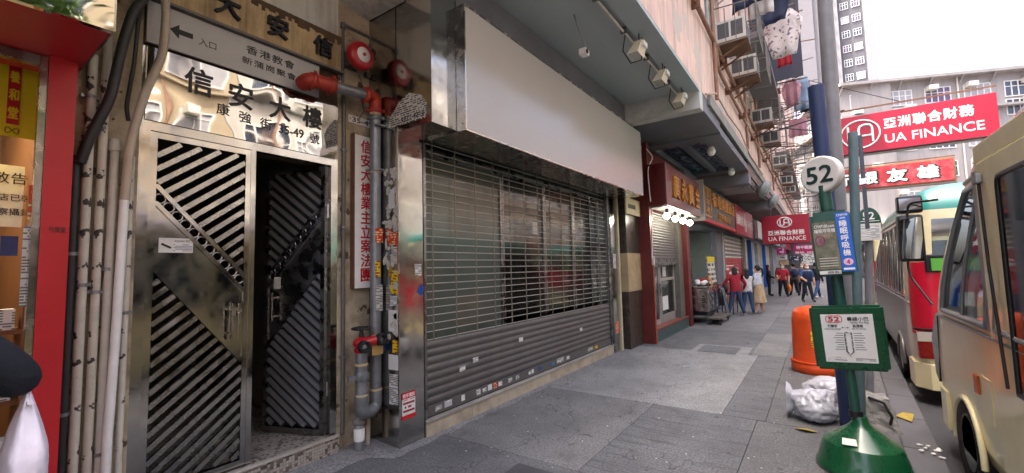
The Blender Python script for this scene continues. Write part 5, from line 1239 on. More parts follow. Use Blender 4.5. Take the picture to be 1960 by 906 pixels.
for i, s in enumerate('睡眠呼吸機'): btext(M2, s, .087, .135 - i * .062, .052, white_letter, ab, .0635, .05, .02)
MB().add([onb(M2, .087 + .034 * math.cos(2*PI*j/20), -.165 + .03 * math.sin(2*PI*j/20), .0645) for j in range(20)], [tuple(range(20))]).build('price_oval', mat('pink_oval', '#e5b7c8', .5), ab); btext(M2, '4', .087, -.183, .035, mat('magenta_ink', '#9c2a6a'), ab, .065, .02, .04)
bquad(M2, .05, .125, -.232, -.215, .0635, white_letter, 'small_print', ab)
# number disc
dc = SP(2.52); axd = Vector((-.86, .5, .0)).normalized()
dk_ = MB().lathe([(.12, -.04), (.158, -.039), (.167, -.032), (.167, .032), (.162, .04), (.15, .042)], dc, axd, 40).build('number_disc', mat('disc_white', '#d5d2ca', .4, var=.04, stain='#a8a49a', stain_amt=.3), st)
xd = axd.cross(Vector((0, 0, 1))) * -1; xd = Vector((0, 0, 1)).cross(axd) ; 
text('lettering', '52', mat('dark_green_ink', '#10302a', .5, bump=0), dk_, dc + axd * .043 - Vector((0, 0, .075)), .15, xd=xd, up=(0, 0, 1), width=.215, bold=.02, center=True)
T('disc_neck', green_d, st, [SP(2.2), SP(2.42)], .05, 16)
# poles behind
o = tag(MB().tube([(5.75, -.16, 0), (5.6, -.1, 3.62)], .075, 18).build('blue_post', blue_pole), 'thick blue post behind the 52 disc', 'post')
lo_ = thing('lamp_column', 'tall grey lamp column rising behind the bus stop', 'lamp post', (6.1, -.22, 0))
T('column', grey_pole, lo_, [(6.1, -.2, 0), (6.05, -.31, 9.5)], [.085, .06], 16); T('arm', grey_pole, lo_, bend([(6.05, -.31, 9.4), (6.05, -.4, 9.9), (6.05, -2.4, 10.2)], .3), .035, 8); B('lantern', galv, lo_, 5.9, 6.2, -3.0, -2.3, 10.15, 10.3, bev=.04)
g2 = thing('green_sign_pole', 'grey green sign pole with folded dark plates behind the route panel', 'pole', (5.45, -.3, 0))
T('pole', mat('grey_green_pole', '#5d7478', .5, var=.15, stain='#3f5054', stain_amt=.4), g2, [(5.45, -.24, 0), (5.35, -.36, 3.0)], .04, 14)
for z in (2.05, 2.55): MB().box(5.38, 5.44, -.43, -.40, z, z + .42).build('sign_plate', mat('plate_back', '#4b5258', .5, metal=.4), g2)
g3 = thing('oval_stop_sign', 'small green oval stop sign numbered 52 on a grey pole', 'bus stop', (7.0, -.55, 0))
T('pole', grey_pole, g3, [(7.0, -.42, 0), (7.0, -.55, 2.2)], .042, 12)
sv = MB(); n = 28
out = [( -.55 + .12 * math.cos(2*PI*j/n), 2.2 + .2 * math.sin(2*PI*j/n)) for j in range(n)]
sv.prism(out, 0, 6.93, 6.955).build('plate', green, g3)
text('lettering', '52', white_letter, g3, (6.93, -.55, 2.25), .09, width=.11, bold=.02, center=True, **FX); B('sheet', paper, g3, 6.922, 6.929, -.66, -.45, 1.99, 2.2); B('fine_print', print_w2, g3, 6.919, 6.9215, -.64, -.47, 2.02, 2.17); B('divider', white_letter, g3, 6.924, 6.93, -.65, -.45, 2.225, 2.233)
# litter bin
bn = thing('litter_bin', 'orange plastic litter bin behind the route panel', 'litter bin', (8.55, .1, 0))
MB().lathe([(.34, 0), (.36, .03), (.36, .14), (.335, .16), (.33, .2), (.315, .8), (.30, .92), (.25, .99), (.12, 1.03), (.0, 1.04)], (8.55, .1, 0), (0, 0, 1), 32).build('body', orange, bn)
MB().lathe([(.362, .15), (.366, .165), (.362, .18)], (8.55, .1, 0), (0, 0, 1), 32).build('rim', orange, bn)
B('opening', black, bn, 8.27, 8.5, -.1, .0, .62, .8); B('label', print_y, bn, 8.222, 8.228, .02, .16, .42, .66)
# refuse sacks and concrete block
def sack(label, c, r_, seed, m):
    rn = random.Random(seed); b = bmesh.new(); bmesh.ops.create_icosphere(b, subdivisions=5, radius=1)
    from mathutils import noise
    for v in b.verts:
        p = v.co.copy(); w_ = p + .35 * noise.noise_vector(p * 1.3 + Vector((seed, 1, 2))); d = 1 + .25 * noise.noise(p * 1.3 + Vector((seed, 0, 0))) - .16 * abs(noise.noise(w_ * 2.6 + Vector((0, seed, 0)))) - .09 * abs(noise.noise(Vector((w_.x * 3, w_.y * 8, w_.z * 3)) + Vector((0, 0, seed)))) - .03 * abs(noise.noise(w_ * 11))
        v.co = Vector((p.x * r_[0], p.y * r_[1], p.z * r_[2])) * d
        if v.co.z < -r_[2] * .72: v.co.z = -r_[2] * .72
        v.co += Vector(c) + Vector((0, 0, r_[2] * .72))
    b.verts.index_update(); q = MB(); q.add([v.co for v in b.verts], [[v.index for v in f.verts] for f in b.faces], True); b.free()
    t = thing('refuse_sack', label, 'plastic bag', c, 'refuse sacks by the bus stop'); q.build('bag', m, t)
    return t
plastic = mat('white_plastic_bag', '#b9bac0', .22, var=.15, scale=4, bump=.09, bscale=9, coat=.3)
t = sack('white refuse sack with an open mouth in front of the stop', (5.95, .13, 0.002), (.23, .25, .21), 2, plastic)
nk = MB(); nn = 24
v = []
for k, (rr, xx) in enumerate(((.05, 0), (.16, .06), (.2, .12))):
    for j in range(nn):
        a = 2 * PI * j / nn; wob = 1 + .18 * math.sin(a * 5 + k)
        v.append((5.93 - .03 * k, .33 + xx * .55, .2 + math.sin(a) * rr * wob * .95)) if False else v.append((5.93 + math.cos(a) * rr * .55 * wob, .3 + xx * .7, .19 + math.sin(a) * rr * .9 * wob))
nk.add(v, [(k * nn + j, k * nn + (j+1) % nn, (k+1) * nn + (j+1) % nn, (k+1) * nn + j) for k in range(2) for j in range(nn)], True)
nk.build('bag_mouth', plastic, t)
sack('flatter white refuse sack behind the open one', (6.7, .0, 0.002), (.3, .3, .18), 5, plastic)
sack('small white refuse sack hard against the poles', (6.45, -.22, .002), (.15, .15, .23), 8, plastic)
cbk = thing('concrete_block', 'rough concrete foot of the pole beside the kerb', 'concrete block', (6.1, -.4, 0))
b = bmesh.new(); bmesh.ops.create_cube(b, size=1); bmesh.ops.subdivide_edges(b, edges=b.edges[:], cuts=9, use_grid_fill=True)
from mathutils import noise
for v in b.verts:
    s_ = 1 - .45 * (v.co.z + .5); v.co = Vector((v.co.x * .5 * s_, v.co.y * .42 * s_, v.co.z * .3)); v.co += v.normal * .03 * noise.noise(v.co * 14) if v.normal.length else Vector()
    v.co += Vector((6.15, -.39, .14))
b.verts.index_update(); q = MB(); q.add([v.co for v in b.verts], [[v.index for v in f.verts] for f in b.faces]); b.free(); q.build('block', concrete, cbk)
T('strap', rubber, cbk, [(6.0, -.35, .3), (5.95, -.47, .27), (5.9, -.52, .15), (5.93, -.5, .05)], .013, 8)
yl = mat('leaf_yellow', '#a08a35', .7, var=.2)
o = tag(MB().add([(6.35, -.72, .012), (6.5, -.6, .012), (6.62, -.68, .03), (6.52, -.76, .05), (6.35, -.72, .008), (6.5, -.6, .008), (6.62, -.68, .026), (6.52, -.76, .046)], [(0, 1, 2), (0, 2, 3), (4, 6, 5), (4, 7, 6)]).build('litter', yl), 'yellow scrap of card lying by the concrete block', 'litter', 'litter on the pavement')
o = tag(MB().add([(5.5, .1, .01), (5.56, .2, .01), (5.5, .32, .02), (5.44, .2, .03), (5.5, .1, .006), (5.56, .2, .006), (5.5, .32, .016), (5.44, .2, .026)], [(0, 1, 2, 3), (7, 6, 5, 4)]).build('litter', yl), 'yellow scrap of card under the white refuse sack', 'litter', 'litter on the pavement')
rn = random.Random(3); b = MB()
for k in range(9): b.ball((5.35 + rn.random() * .3, -.66 - rn.random() * .15, .006 + rn.random() * .008), (.008 + rn.random() * .025, .008 + rn.random() * .02, .006 + rn.random() * .01), 6, 4)
tag(b.build('litter', paper), 'crumpled white tissue on the kerb beside the near minibus', 'litter', 'litter on the pavement')
rn = random.Random(13); b = MB()
for k in range(110):
    x = 3 + rn.random() ** 1.5 * 8; y = rn.uniform(-.5, 3.2); s_ = .003 + rn.random() * .006
    b.box(x, x + s_, y, y + s_ * 1.6, .004, .007)
tag(b.build('ground_specks', paper), 'tiny pale specks of litter scattered on the pavement', kind='stuff')

# ================================================================== MINIBUSES
cream = mat('bus_cream', '#e9dfb2', .3, var=.05, bump=.005, coat=.5, stain='#bfb289', stain_amt=.35, stain_scale=1.2)
cream_w = mat('bus_white', '#c4bfae', .35, var=.06, bump=.005, coat=.3, stain='#8f897b', stain_amt=.45)
roof_g = mat('bus_green', '#12897b', .3, var=.05, bump=.005, coat=.5, stain='#0d6b61', stain_amt=.3)
roof_dirty = mat('bus_roof_grey', '#77727a', .35, var=.15, coat=.4, stain='#8d5f6c', stain_amt=.5, stain_scale=2)
silver = mat('bus_silver', '#8f8b86', .35, metal=.6, var=.15, scale=4, stain='#6b6660', stain_amt=.6)
bus_red = mat('bus_red', '#c41030', .3, var=.04, bump=.005, coat=.5)
chrome = mirror_steel('chrome', (.75, .74, .72), .12, .05)
seat_m = mat('bus_seat', '#2d3a4a', .7, var=.2)
lamp_red = mat('tail_lamp_red', '#7b1014', .12, var=.3, scale=25, bump=0); lamp_w = mat('lamp_clear', '#b9b3aa', .12, var=.1, bump=0); lamp_o = mat('lamp_amber', '#b5551c', .15, var=.1, bump=0)
black_pl = mat('black_plastic', '#121214', .4, var=.2); mirror_g = mirror_steel('mirror_glass', (.6, .62, .65), .02, 0)
WZ0, WZ1 = 1.30, 2.28
def minibus(name, label, front, yaw, variant, group='minibuses at the kerb'):
    L_ = 6.9; hw = 1.0
    t = thing(name, label, 'minibus', (0, 0, 0), group); OFF[t.name] = Vector((0, 0, 0))
    ZL = [.32, .42, .62, .85, 1.05, 1.22, WZ0, 1.5, 1.75, 2.0, WZ1, 2.4, 2.5, 2.6, 2.67, 2.71, 2.735]
    def fx(z): return 0 if z < 1.05 else -.06 - .62 * ((z - 1.05) / 1.68) ** 1.25 if z < 2.6 else -.72 - (z - 2.6) * 2.2
    def rx(z): return -L_ + (.0 if z < 1.3 else .10 * ((z - 1.3) / 1.4) ** 1.5) + (0 if z < 2.5 else (z - 2.5) * 1.0) + (.05 if z < .4 else 0)
    def hwz(z):
        if z < .5: return hw - .04 * (.5 - z) / .2
        if z < 1.3: return hw
        if z < 2.4: return hw - .055 * ((z - 1.3) / 1.1) ** 1.3
        s_ = min(1, (z - 2.4) / .34); return hw - .055 - .42 * (1 - math.sqrt(max(0, 1 - s_ ** 2.2)))
    US = [0, .035, .05, .10, .19, .245, .26, .275, .36, .44, .455, .56, .575, .68, .695, .80, .815, .93, .95, 1.0]
    wins_front = (2, 5)       # passenger window span of us index
    if variant == 'near': side_w = [(1, 5), (7, 9), (10, 11), (12, 13), (14, 15), (16, 17)]
    else: side_w = [(1, 5), (7, 9), (10, 11), (12, 13), (14, 15), (16, 17)]
    nA = 5; rf, rr_ = .30, .22
    def ring(z):
        f, r, w_ = fx(z), rx(z), hwz(z); P = []
        xf, xr = f - rf, r + rr_
        for u in US: P.append((xf + (xr - xf) * u, w_, z))
        for k in range(1, nA): a = PI/2 * k / nA; P.append((xr - rr_ * math.sin(a), w_ - rr_ + rr_ * math.cos(a), z))
        P.append((r, w_ - rr_, z)); P.append((r, 0, z)); P.append((r, -(w_ - rr_), z))
        for k in range(nA - 1, 0, -1): a = PI/2 * k / nA; P.append((xr - rr_ * math.sin(a), -(w_ - rr_ + rr_ * math.cos(a)), z))
        for u in reversed(US): P.append((xf + (xr - xf) * u, -w_, z))
        rfy = .42
        for k in range(1, nA): a = PI/2 * k / nA; P.append((xf + rf * math.sin(a), -(w_ - rfy + rfy * math.cos(a)), z))
        P.append((f, -(w_ - rfy), z)); P.append((f + .05, 0, z)); P.append((f, w_ - rfy, z))
        for k in range(nA - 1, 0, -1): a = PI/2 * k / nA; P.append((xf + rf * math.sin(a), w_ - rfy + rfy * math.cos(a), z))
        return P
    def inset(x, z): return .36 * max(0, 1 - (fx(z) * 0 - x) / 2.9) ** 1.4 * max(0, (z - 1.3) / 1.3) ** 2
    rings = [[(p[0], p[1] * (1 - inset(min(0, p[0]), z)), z) for p in ring(z)] for z in ZL]; n = len(rings[0]); nu = len(US)
    mats = [cream, roof_g, silver, bus_red, cream_w, roof_dirty]
    lefts = range(0, nu - 1); rearI = range(nu - 1, nu - 1 + 2 * nA + 2); rights = range(nu + 2 * nA + 1, nu + 2 * nA + 1 + nu - 1)
    bd = MB(); bd.v = [p for r in rings for p in r]
    wi0, wi1 = ZL.index(WZ0), ZL.index(WZ1)
    for i in range(len(ZL) - 1):
        zm = (ZL[i] + ZL[i+1]) / 2
        for j in range(n):
            if wi0 <= i < wi1:
                if j in lefts and any(a <= j < b_ for a, b_ in side_w): continue
                if j in rights:
                    jj = nu - 2 - (j - rights[0])
                    if any(a <= jj < b_ for a, b_ in side_w): continue
                if j > rights[-1] + 1 and nA: 
                    if j in range(rights[-1] + 1 + 1, n - 1): continue      # windscreen opening
                if j in (nu - 1 + nA, nu + nA) and ZL[i] >= 1.75: continue                    # rear window opening
            if zm > 2.4: m = 1 if variant != 'near' else 5
            elif variant == 'rear':
                if j in rearI: m = 3 if (.9 < zm < 1.75) else (0 if zm > 1.75 else 4)
                elif j in lefts and zm < WZ0: m = 2 if US[j] < .93 else 4
                else: m = 0
            else: m = 0
            bd.f.append((i*n + j, i*n + (j+1) % n, (i+1)*n + (j+1) % n, (i+1)*n + j)); bd.m.append(m); bd.sm.append(True)
    k = (len(ZL) - 1) * n
    bd.f.append(tuple(range(k, k + n))); bd.m.append(1 if variant != 'near' else 5); bd.sm.append(True)
    bd.f.append(tuple(range(n))[::-1]); bd.m.append(0); bd.sm.append(False)
    body = bd.build('body', mats, t)
    def sidept(u, z, s=1, off=0):
        f, r = fx(z), rx(z); xf, xr = f - rf, r + rr_
        x_ = xf + (xr - xf) * u; return (x_, s * (hwz(z) * (1 - inset(min(0, x_), z)) + off), z)
    zs = [WZ0, 1.5, 1.75, 2.0, WZ1]
    for s in (1, -1):
        for a, b_ in side_w:
            u0, u1 = US[a], US[b_]
            fr_ = MB(); w_ = .05
            P4 = [sidept(u0, z, s, .004) for z in zs] + [sidept(u1, z, s, .004) for z in reversed(zs)]
            fr_.tube(P4 + [P4[0]], .022, 6, caps=False)
            um = (u0 + u1) / 2
            if b_ - a > 1 or True: fr_.tube([sidept(um, z, s, .002) for z in zs], .014, 6)
            fr_ = fr_.build('side_window', chrome if variant == 'rear' else mat('window_rubber', '#96979a', .35, metal=.6), t)
            v = [sidept(u0, z, s, -.006) for z in zs] + [sidept(u1, z, s, -.006) for z in zs]
            MB().add(v, [(q, q + 1, 5 + q + 1, 5 + q) for q in range(4)], True).build('pane', pane_bus, fr_)
    # windscreen and rear window
    fr_ = MB(); st_ = range(rights[-1] + 2, n); rows = [ZL.index(z) for z in ZL if WZ0 <= z <= WZ1]
    idx = list(range(rights[-1] + 2, n))
    v = [Vector(rings[i][j]) - Vector((.006, 0, 0)) for i in rows for j in idx]; c = len(idx)
    fr_.add(v, [(i*c + j, i*c + j + 1, (i+1)*c + j + 1, (i+1)*c + j) for i in range(len(rows) - 1) for j in range(c - 1)], True); fr_.build('windscreen', pane_bus, t)
    rows = [i for i in rows if ZL[i] >= 1.75]
    v = [Vector(rings[i][j]) + Vector((.006, 0, 0)) for i in rows for j in (nu - 1 + nA, nu + nA, nu + nA + 1)]
    MB().add(v, [(i*3 + j, i*3 + j + 1, (i+1)*3 + j + 1, (i+1)*3 + j) for i in range(len(rows) - 1) for j in range(2)], True).build('rear_window', pane_bus, t)
    # trim, lamps, bumper
    for s in (1, -1):
        MB().tube([sidept(u / 20, 1.24, s, .006) for u in range(21)], .014, 6).build('belt_moulding', chrome if variant == 'rear' else mat('window_rubber', '#96979a', .35, metal=.6), t)
        MB().tube([sidept(u / 20, 2.36, s, .004) for u in range(21)], .018, 6).build('rain_gutter', mat('window_rubber', '#96979a', .35, metal=.6), t)
        for xw in (-1.15, -5.2):
            ar = MB(); a_ = [(xw + .40 * math.cos(PI * q / 16), .27 + .40 * math.sin(PI * q / 16)) for q in range(17)]
            ar.prism(a_ + [(xw - .40, .25), (xw + .40, .25)], 1, s * (hw - .2), s * (hw + .005)); ar.build('wheel_arch', black_pl, t)  # solid black plate for the hollow; its shade is put into the colour
            ar = MB().tube([(x_, s * (hw + .004), z_) for x_, z_ in a_], .022, 6).build('arch_lip', cream if variant == 'near' else silver, t)
            whl = MB().lathe([(.2, .0), (.30, .02), (.33, -.01), (.33, -.13), (.3, -.16)], (xw, s * (hw + .0), .33), (0, s, 0), 28).build('tyre', rubber, t)
            MB().lathe([(.0, -.01), (.06, .0), (.1, -.04), (.17, -.05), (.2, .005), (.205, .005)], (xw, s * (hw + .0), .33), (0, s, 0), 24).build('rim', galv, whl)
        y = s * (hw - .26)
        tl = MB(); tl.box(-L_ - .02, -L_ + .1, y - .16, y + .235, .56, .90, bev=.02); tl = tl.build('tail_light', lamp_red, t)
        MB().box(-L_ - .026, -L_ + .09, y - .16, y + .238, .77, .89, bev=.01).build('reversing_lens', lamp_w, tl)
        MB().tube([(-L_ - .02, y - .17, .91), (-L_ - .02, y + .24, .92), (-L_ + .08, y + .25, .92)], .016, 6).build('lamp_surround', black_pl, tl)
        hl = MB(); hl.box(-.3, .03, s * (hw - .42), s * (hw - .02), .78, 1.02, bev=.04); hl.build('headlight', lamp_w, t)
    rb = MB()
    pr = [(-L_ - .07, -.88), (-L_ - .1, -.5), (-L_ - .11, 0), (-L_ - .1, .5), (-L_ - .07, .88), (-L_ + .1, 1.02), (-L_ + .5, 1.03), (-L_ + .5, .9), (-L_ + .1, .8), (-L_ + .1, -.8), (-L_ + .5, -.9), (-L_ + .5, -1.03), (-L_ + .1, -1.02)]
    rb.prism(pr, 2, .2, .5); rb.build('rear_bumper', cream, t)
    pr = [(.1, -.5), (.12, 0), (.1, .5), (-.02, .88), (-.3, 1.015), (-.55, 1.02), (-.55, .9), (-.2, .8), (-.2, -.8), (-.55, -.9), (-.55, -1.02), (-.3, -1.015), (-.02, -.88)]
    MB().prism(pr, 2, .26, .58).build('front_bumper', cream, t)
    B('floor', black_pl, t, -L_ + .15, -.3, -.93, .93, .36, .42)
    B('chassis', black_pl, t, -L_ + .4, -.5, -.8, .8, .16, .36)
    for r_ in range(6):
        for y in (-.65, .1, .6):
            x = -1.5 - r_ * .85
            if r_ == 0 and y == .6: continue
            sO = MB(); sO.box(x - .42, x, y - .2, y + .2, .75, .88, bev=.03); sO.box(x - .5, x - .38, y - .2, y + .2, .85, 1.55, bev=.04); sO.build('seat', seat_m, t)
    sO = MB(); sO.box(-1.75, -1.3, -.7, -.25, .8, .92, bev=.03); sO.box(-1.85, -1.72, -.7, -.25, .9, 1.75, bev=.04); sO.build('seat', seat_m, t)
    B('dashboard', black_pl, t, -1.0, -.35, -.9, .9, .9, 1.24, bev=.05)
    # kerb side mirrors
    mr = MB(); mr.tube(bend([(-.25, .9, 2.3), (.12, 1.08, 2.32), (.16, 1.12, 1.6), (-.05, .98, 1.3)], .1), .011, 8); mr = mr.build('mirror_arm', black_pl, t)
    for z0, z1, dy in ((2.22, 2.4, .0), (1.72, 2.2, .01)):
        q = B('wing_mirror', black_pl, mr, .12, .24, .95 + dy, 1.17 + dy, z0, z1, bev=.03)
        B('mirror_glass', mirror_g, mr, .114, .12, .97 + dy, 1.15 + dy, z0 + .03, z1 - .03)
    t.location = (front[0], front[1], RZ); t.rotation_euler = (0, 0, yaw); t.scale = (1, 1, 1.075 if variant == 'near' else 1.05)
    return t
yaw = math.radians(-1.6)
b1 = minibus('minibus', 'nearest cream minibus at the right edge with its passenger door ajar', (6.3, -1.93), 0, 'near')
# kerb side front: dark corner panel, marker lamp, door
MB().prism([(-.02, .98), (-.30, 1.24), (-.02 - .0, 1.24), (.0, .62), (-.12, .70)][0:2] + [(-.36, 1.22), (-.30, .86), (-.2, .60), (-.08, .66)], 1, .85, 1.0045).build('corner_lamp', mat('smoked_lamp', '#2c3238', .15, var=.2, bump=0), b1)
B('side_marker', lamp_o, b1, -1.62, -1.52, 1.0, 1.016, .80, .93, bev=.005); B('fuel_flap', cream, b1, -1.9, -1.66, 1.0, 1.006, .66, .95, bev=.003)
dr = MB(); zs_ = [.5, 1.28, 1.3, 2.25, 2.33]
dr.box(-3.1, -2.06, .99, 1.014, .45, 2.33, bev=.006); dr = dr.build('passenger_door', cream, b1)
B('door_pane', mat('dark_glass', '#20262b', .05, var=.2, bump=0, spec=.7), dr, -3.0, -2.5, 1.012, 1.018, 1.0, 2.2, bev=.002)
f = MB(); f.tube(bend([(-2.5, 1.016, 1.0), (-2.5, 1.016, 2.2), (-3.0, 1.016, 2.2), (-3.0, 1.016, 1.0), (-2.5, 1.016, 1.0)], .06), .016, 6).build('door_seal', black_pl, dr)
T('door_arm', black_pl, dr, [(-2.2, 1.03, 2.25), (-2.24, 1.03, 1.7), (-2.36, 1.03, 1.0)], .009, 8); MB().box(-2.24, -2.14, 1.014, 1.05, 2.2, 2.26, bev=.01).build('hinge_block', galv, dr)
B('roof_rail', cream, b1, -3.2, -2.0, .955, 1.0, 2.34, 2.46, bev=.01); B('door_pillar', mat('window_rubber', '#96979a', .35, metal=.6), b1, -2.05, -1.97, .985, 1.012, 1.28, 2.3, bev=.004)
b2 = minibus('minibus', 'second minibus with green roof and red rear panel seen from behind', (14.6, -2.17), yaw, 'rear')
L_ = 6.9
def rear_text(s, y, z, size, m, w, p): return text('lettering', s, m, p, (-L_ - .012, y, z), size, width=w, bold=.02, ext=.003, **FX)
rp2 = MB().box(-L_ - .01, -L_ + .12, .2, .84, 1.62, 1.84, bev=.02).build('route_plate_surround', black_pl, b2)
lime = B('route_plate', mat('lime_plate', '#5fae45', .4, var=.05, bump=0), b2, -L_ - .016, -L_ + .0, .28, .78, 1.64, 1.79)
rear_text('746', .74, 1.70, .08, ink, .22, lime); rear_text('專線小巴', .74, 1.65, .035, ink, .24, lime)
stk = B('poster_sticker', white_p, b2, -L_ - .006, -L_ + .0, .42, .62, 1.1, 1.38)
MB().tube([(-L_ - .008, .52 + .05 * math.cos(2*PI*j/16), 1.16 + .04 * math.sin(2*PI*j/16)) for j in range(17)], .008, 5, caps=False).build('ring_mark', mat('green_ink', '#4f9a5a', .5), stk)
b3 = copy_tree(b2); b3['label'] = 'third minibus in line ahead of the green roofed one'; b3.location = (24.3, -2.6, RZ)

# ================================================================== PEOPLE
def cloth(n_, h): return mat('cloth_' + n_, h, .85, var=.25, scale=9, bump=.2, bscale=26)
def person(label, loc, face, h=1.65, top='#333', legs='#223', shoes='#ddd', stride=.0, spread=.09, armL=None, armR=None, sleeve=True, hair='short', mask=False, skirt=None, lean=0, bag=None, hairc=None, vest=None, long_coat=False, backpack=None):
    t = thing('person', label, 'person', (0, 0, 0)); OFF[t.name] = Vector((0, 0, 0))
    # joints, facing +x
    J = {}; s = h
    J['pel'] = Vector((0, 0, .52 * s)); J['wst'] = Vector((.0 + lean * .3, 0, .61 * s)); J['chs'] = Vector((lean * .7, 0, .73 * s)); J['nck'] = Vector((lean + .0, 0, .825 * s)); J['hd'] = Vector((lean + .015, 0, .865 * s))
    E = [('pel', 'wst', 'top'), ('wst', 'chs', 'top'), ('chs', 'nck', 'top'), ('nck', 'hd', 'skin')]
    rad = {'pel': .092 * s, 'wst': .078 * s, 'chs': .086 * s, 'nck': .036 * s, 'hd': .033 * s}
    for sd, sg_ in (('L', 1), ('R', -1)):
        st_ = stride * sg_
        J['hip' + sd] = Vector((0, .052 * s * sg_, .495 * s)); J['kn' + sd] = Vector((.02 + st_ * .55, (.052 + spread * .4) * s * sg_, .275 * s)); J['an' + sd] = Vector((st_ - (.06 if st_ < -.05 else 0), (.05 + spread) * s * sg_, .055 * s + (.02 if st_ < -.1 else 0))); J['to' + sd] = J['an' + sd] + Vector((.115 * s, .012 * sg_, -.03 * s))
        J['sh' + sd] = Vector((lean * .9, .105 * s * sg_, .80 * s))
        am = (armL if sd == 'L' else armR) or ((.0, .05, -.17), (.03, .01, -.15))
        J['el' + sd] = J['sh' + sd] + Vector((am[0][0], am[0][1] * sg_, am[0][2])) * (s / 1.0) * 1.0
        J['wr' + sd] = J['el' + sd] + Vector((am[1][0], am[1][1] * sg_, am[1][2])) * s
        J['ha' + sd] = J['wr' + sd] + (J['wr' + sd] - J['el' + sd]).normalized() * .045 * s
        E += [('pel', 'hip' + sd, 'legs'), ('hip' + sd, 'kn' + sd, 'legs'), ('kn' + sd, 'an' + sd, 'legs' if not skirt else 'skin'), ('an' + sd, 'to' + sd, 'shoes'),
              ('chs', 'sh' + sd, 'top'), ('sh' + sd, 'el' + sd, 'top'), ('el' + sd, 'wr' + sd, 'top' if sleeve else 'skin'), ('wr' + sd, 'ha' + sd, 'skin')]
        rad.update({'hip' + sd: .062 * s, 'kn' + sd: .043 * s, 'an' + sd: .032 * s, 'to' + sd: .026 * s, 'sh' + sd: .046 * s, 'el' + sd: .034 * s, 'wr' + sd: .025 * s, 'ha' + sd: .018 * s})
    nm = list(J); me = bpy.data.meshes.new('sk'); me.from_pydata([J[k] for k in nm], [(nm.index(a), nm.index(b_)) for a, b_, _ in E], [])
    so = bpy.data.objects.new('sk', me); COL.objects.link(so)
    md = so.modifiers.new('s', 'SKIN'); md.use_smooth_shade = True
    for i, k in enumerate(nm):
        d = me.skin_vertices[0].data[i]; r_ = rad[k]
        d.radius = (r_, r_ * 1.25) if k in ('pel', 'wst', 'chs') else (r_, r_)
        d.use_root = (k == 'pel')
    sb_ = so.modifiers.new('u', 'SUBSURF'); sb_.levels = 2; sb_.render_levels = 2
    bpy.context.view_layer.update()
    em = bpy.data.meshes.new_from_object(so.evaluated_get(bpy.context.evaluated_depsgraph_get()))
    vs_ = [v.co.copy() for v in em.vertices]; fs_ = [tuple(p.vertices) for p in em.polygons]
    bpy.data.objects.remove(so); bpy.data.meshes.remove(me); bpy.data.meshes.remove(em)
    q = MB(); q.add(vs_, fs_, True)
    segs = [(J[a], J[b_], z) for a, b_, z in E]; zi = {'top': 0, 'legs': 1, 'skin': 2, 'shoes': 3}
    hem = .50 * s if not long_coat else .36 * s
    for fi, f in enumerate(fs_):
        c = sum((vs_[i] for i in f), Vector()) / len(f); best = None
        for a, b_, z in segs:
            d = b_ - a; tt = max(0, min(1, (c - a).dot(d) / d.length_squared)); dd = (c - (a + d * tt)).length
            if best is None or dd < best[0]: best = (dd, z)
        z = best[1]
        if z in ('top', 'legs') and abs(c.y) < .13 * s: z = 'top' if c.z > hem else 'legs'
        q.m[fi] = zi[z]
    # head
    hc = Vector((lean + .02, 0, .925 * s)); q.mi(2)
    q.ball(hc, (.058 * s, .047 * s, .072 * s), 16, 12); q.ball(hc + Vector((.055 * s, 0, -.008 * s)), (.014 * s, .009 * s, .014 * s), 8, 6)
    q.ball(hc + Vector((.035 * s, 0, -.045 * s)), (.022 * s, .028 * s, .022 * s), 10, 6)
    for sg_ in (-1, 1): q.ball(hc + Vector((0, .047 * s * sg_, -.005 * s)), (.012 * s, .006 * s, .019 * s), 8, 6)
    # fingers
    for sd, sg_ in (('L', 1), ('R', -1)):
        ha = J['ha' + sd]; d = (J['ha' + sd] - J['wr' + sd]).normalized(); sx = d.orthogonal().normalized()
        for k in range(4): 
            p0 = ha + sx * (k - 1.5) * .009 * s; ln = (.034, .04, .042, .034)[k] * s
            q.tube([p0 - d * .01 * s, p0 + d * ln * .6, p0 + d * ln + Vector((.008 * s, 0, 0))], [.0065 * s, .006 * s, .0045 * s], 6)
        q.tube([J['wr' + sd] + sx * .01 * s, J['wr' + sd] + sx * .03 * s + d * .03 * s, J['wr' + sd] + sx * .034 * s + d * .05 * s], [.007 * s, .006 * s, .005 * s], 6)
    cols = [cloth(top[1:], top), cloth(legs[1:], legs), skin_m, cloth(shoes[1:], shoes)]
    body = q.build('body', cols, t)
    hm = hairc or hair_m
    ey = MB()
    for sg_ in (-1, 1): ey.ball(hc + Vector((.05 * s, .018 * s * sg_, .006 * s)), (.006 * s, .008 * s, .005 * s), 8, 5)
    ey.build('eyes', ink, t)
    if not mask: MB().ball(hc + Vector((.055 * s, 0, -.036 * s)), (.006 * s, .016 * s, .005 * s), 8, 5).build('mouth', mat('lips', '#8d4a42', .6), t)
    hb = MB(); hb.ball(hc + Vector((-.014 * s, 0, .014 * s)), (.060 * s, .054 * s, .069 * s), 16, 10)
    if hair == 'bob': hb.ball(hc + Vector((-.03 * s, 0, -.04 * s)), (.042 * s, .056 * s, .07 * s), 14, 8)
    if hair == 'long': hb.ball(hc + Vector((-.04 * s, 0, -.07 * s)), (.034 * s, .052 * s, .11 * s), 14, 8)
    if hair == 'pony': hb.tube([hc + Vector((-.05 * s, 0, .02 * s)), hc + Vector((-.11 * s, -.01, -.01 * s)), hc + Vector((-.115 * s, -.015, -.09 * s)), hc + Vector((-.09 * s, -.015, -.16 * s))], [.018 * s, .024 * s, .022 * s, .008 * s], 10)
    hb.build('hair', hm, t)
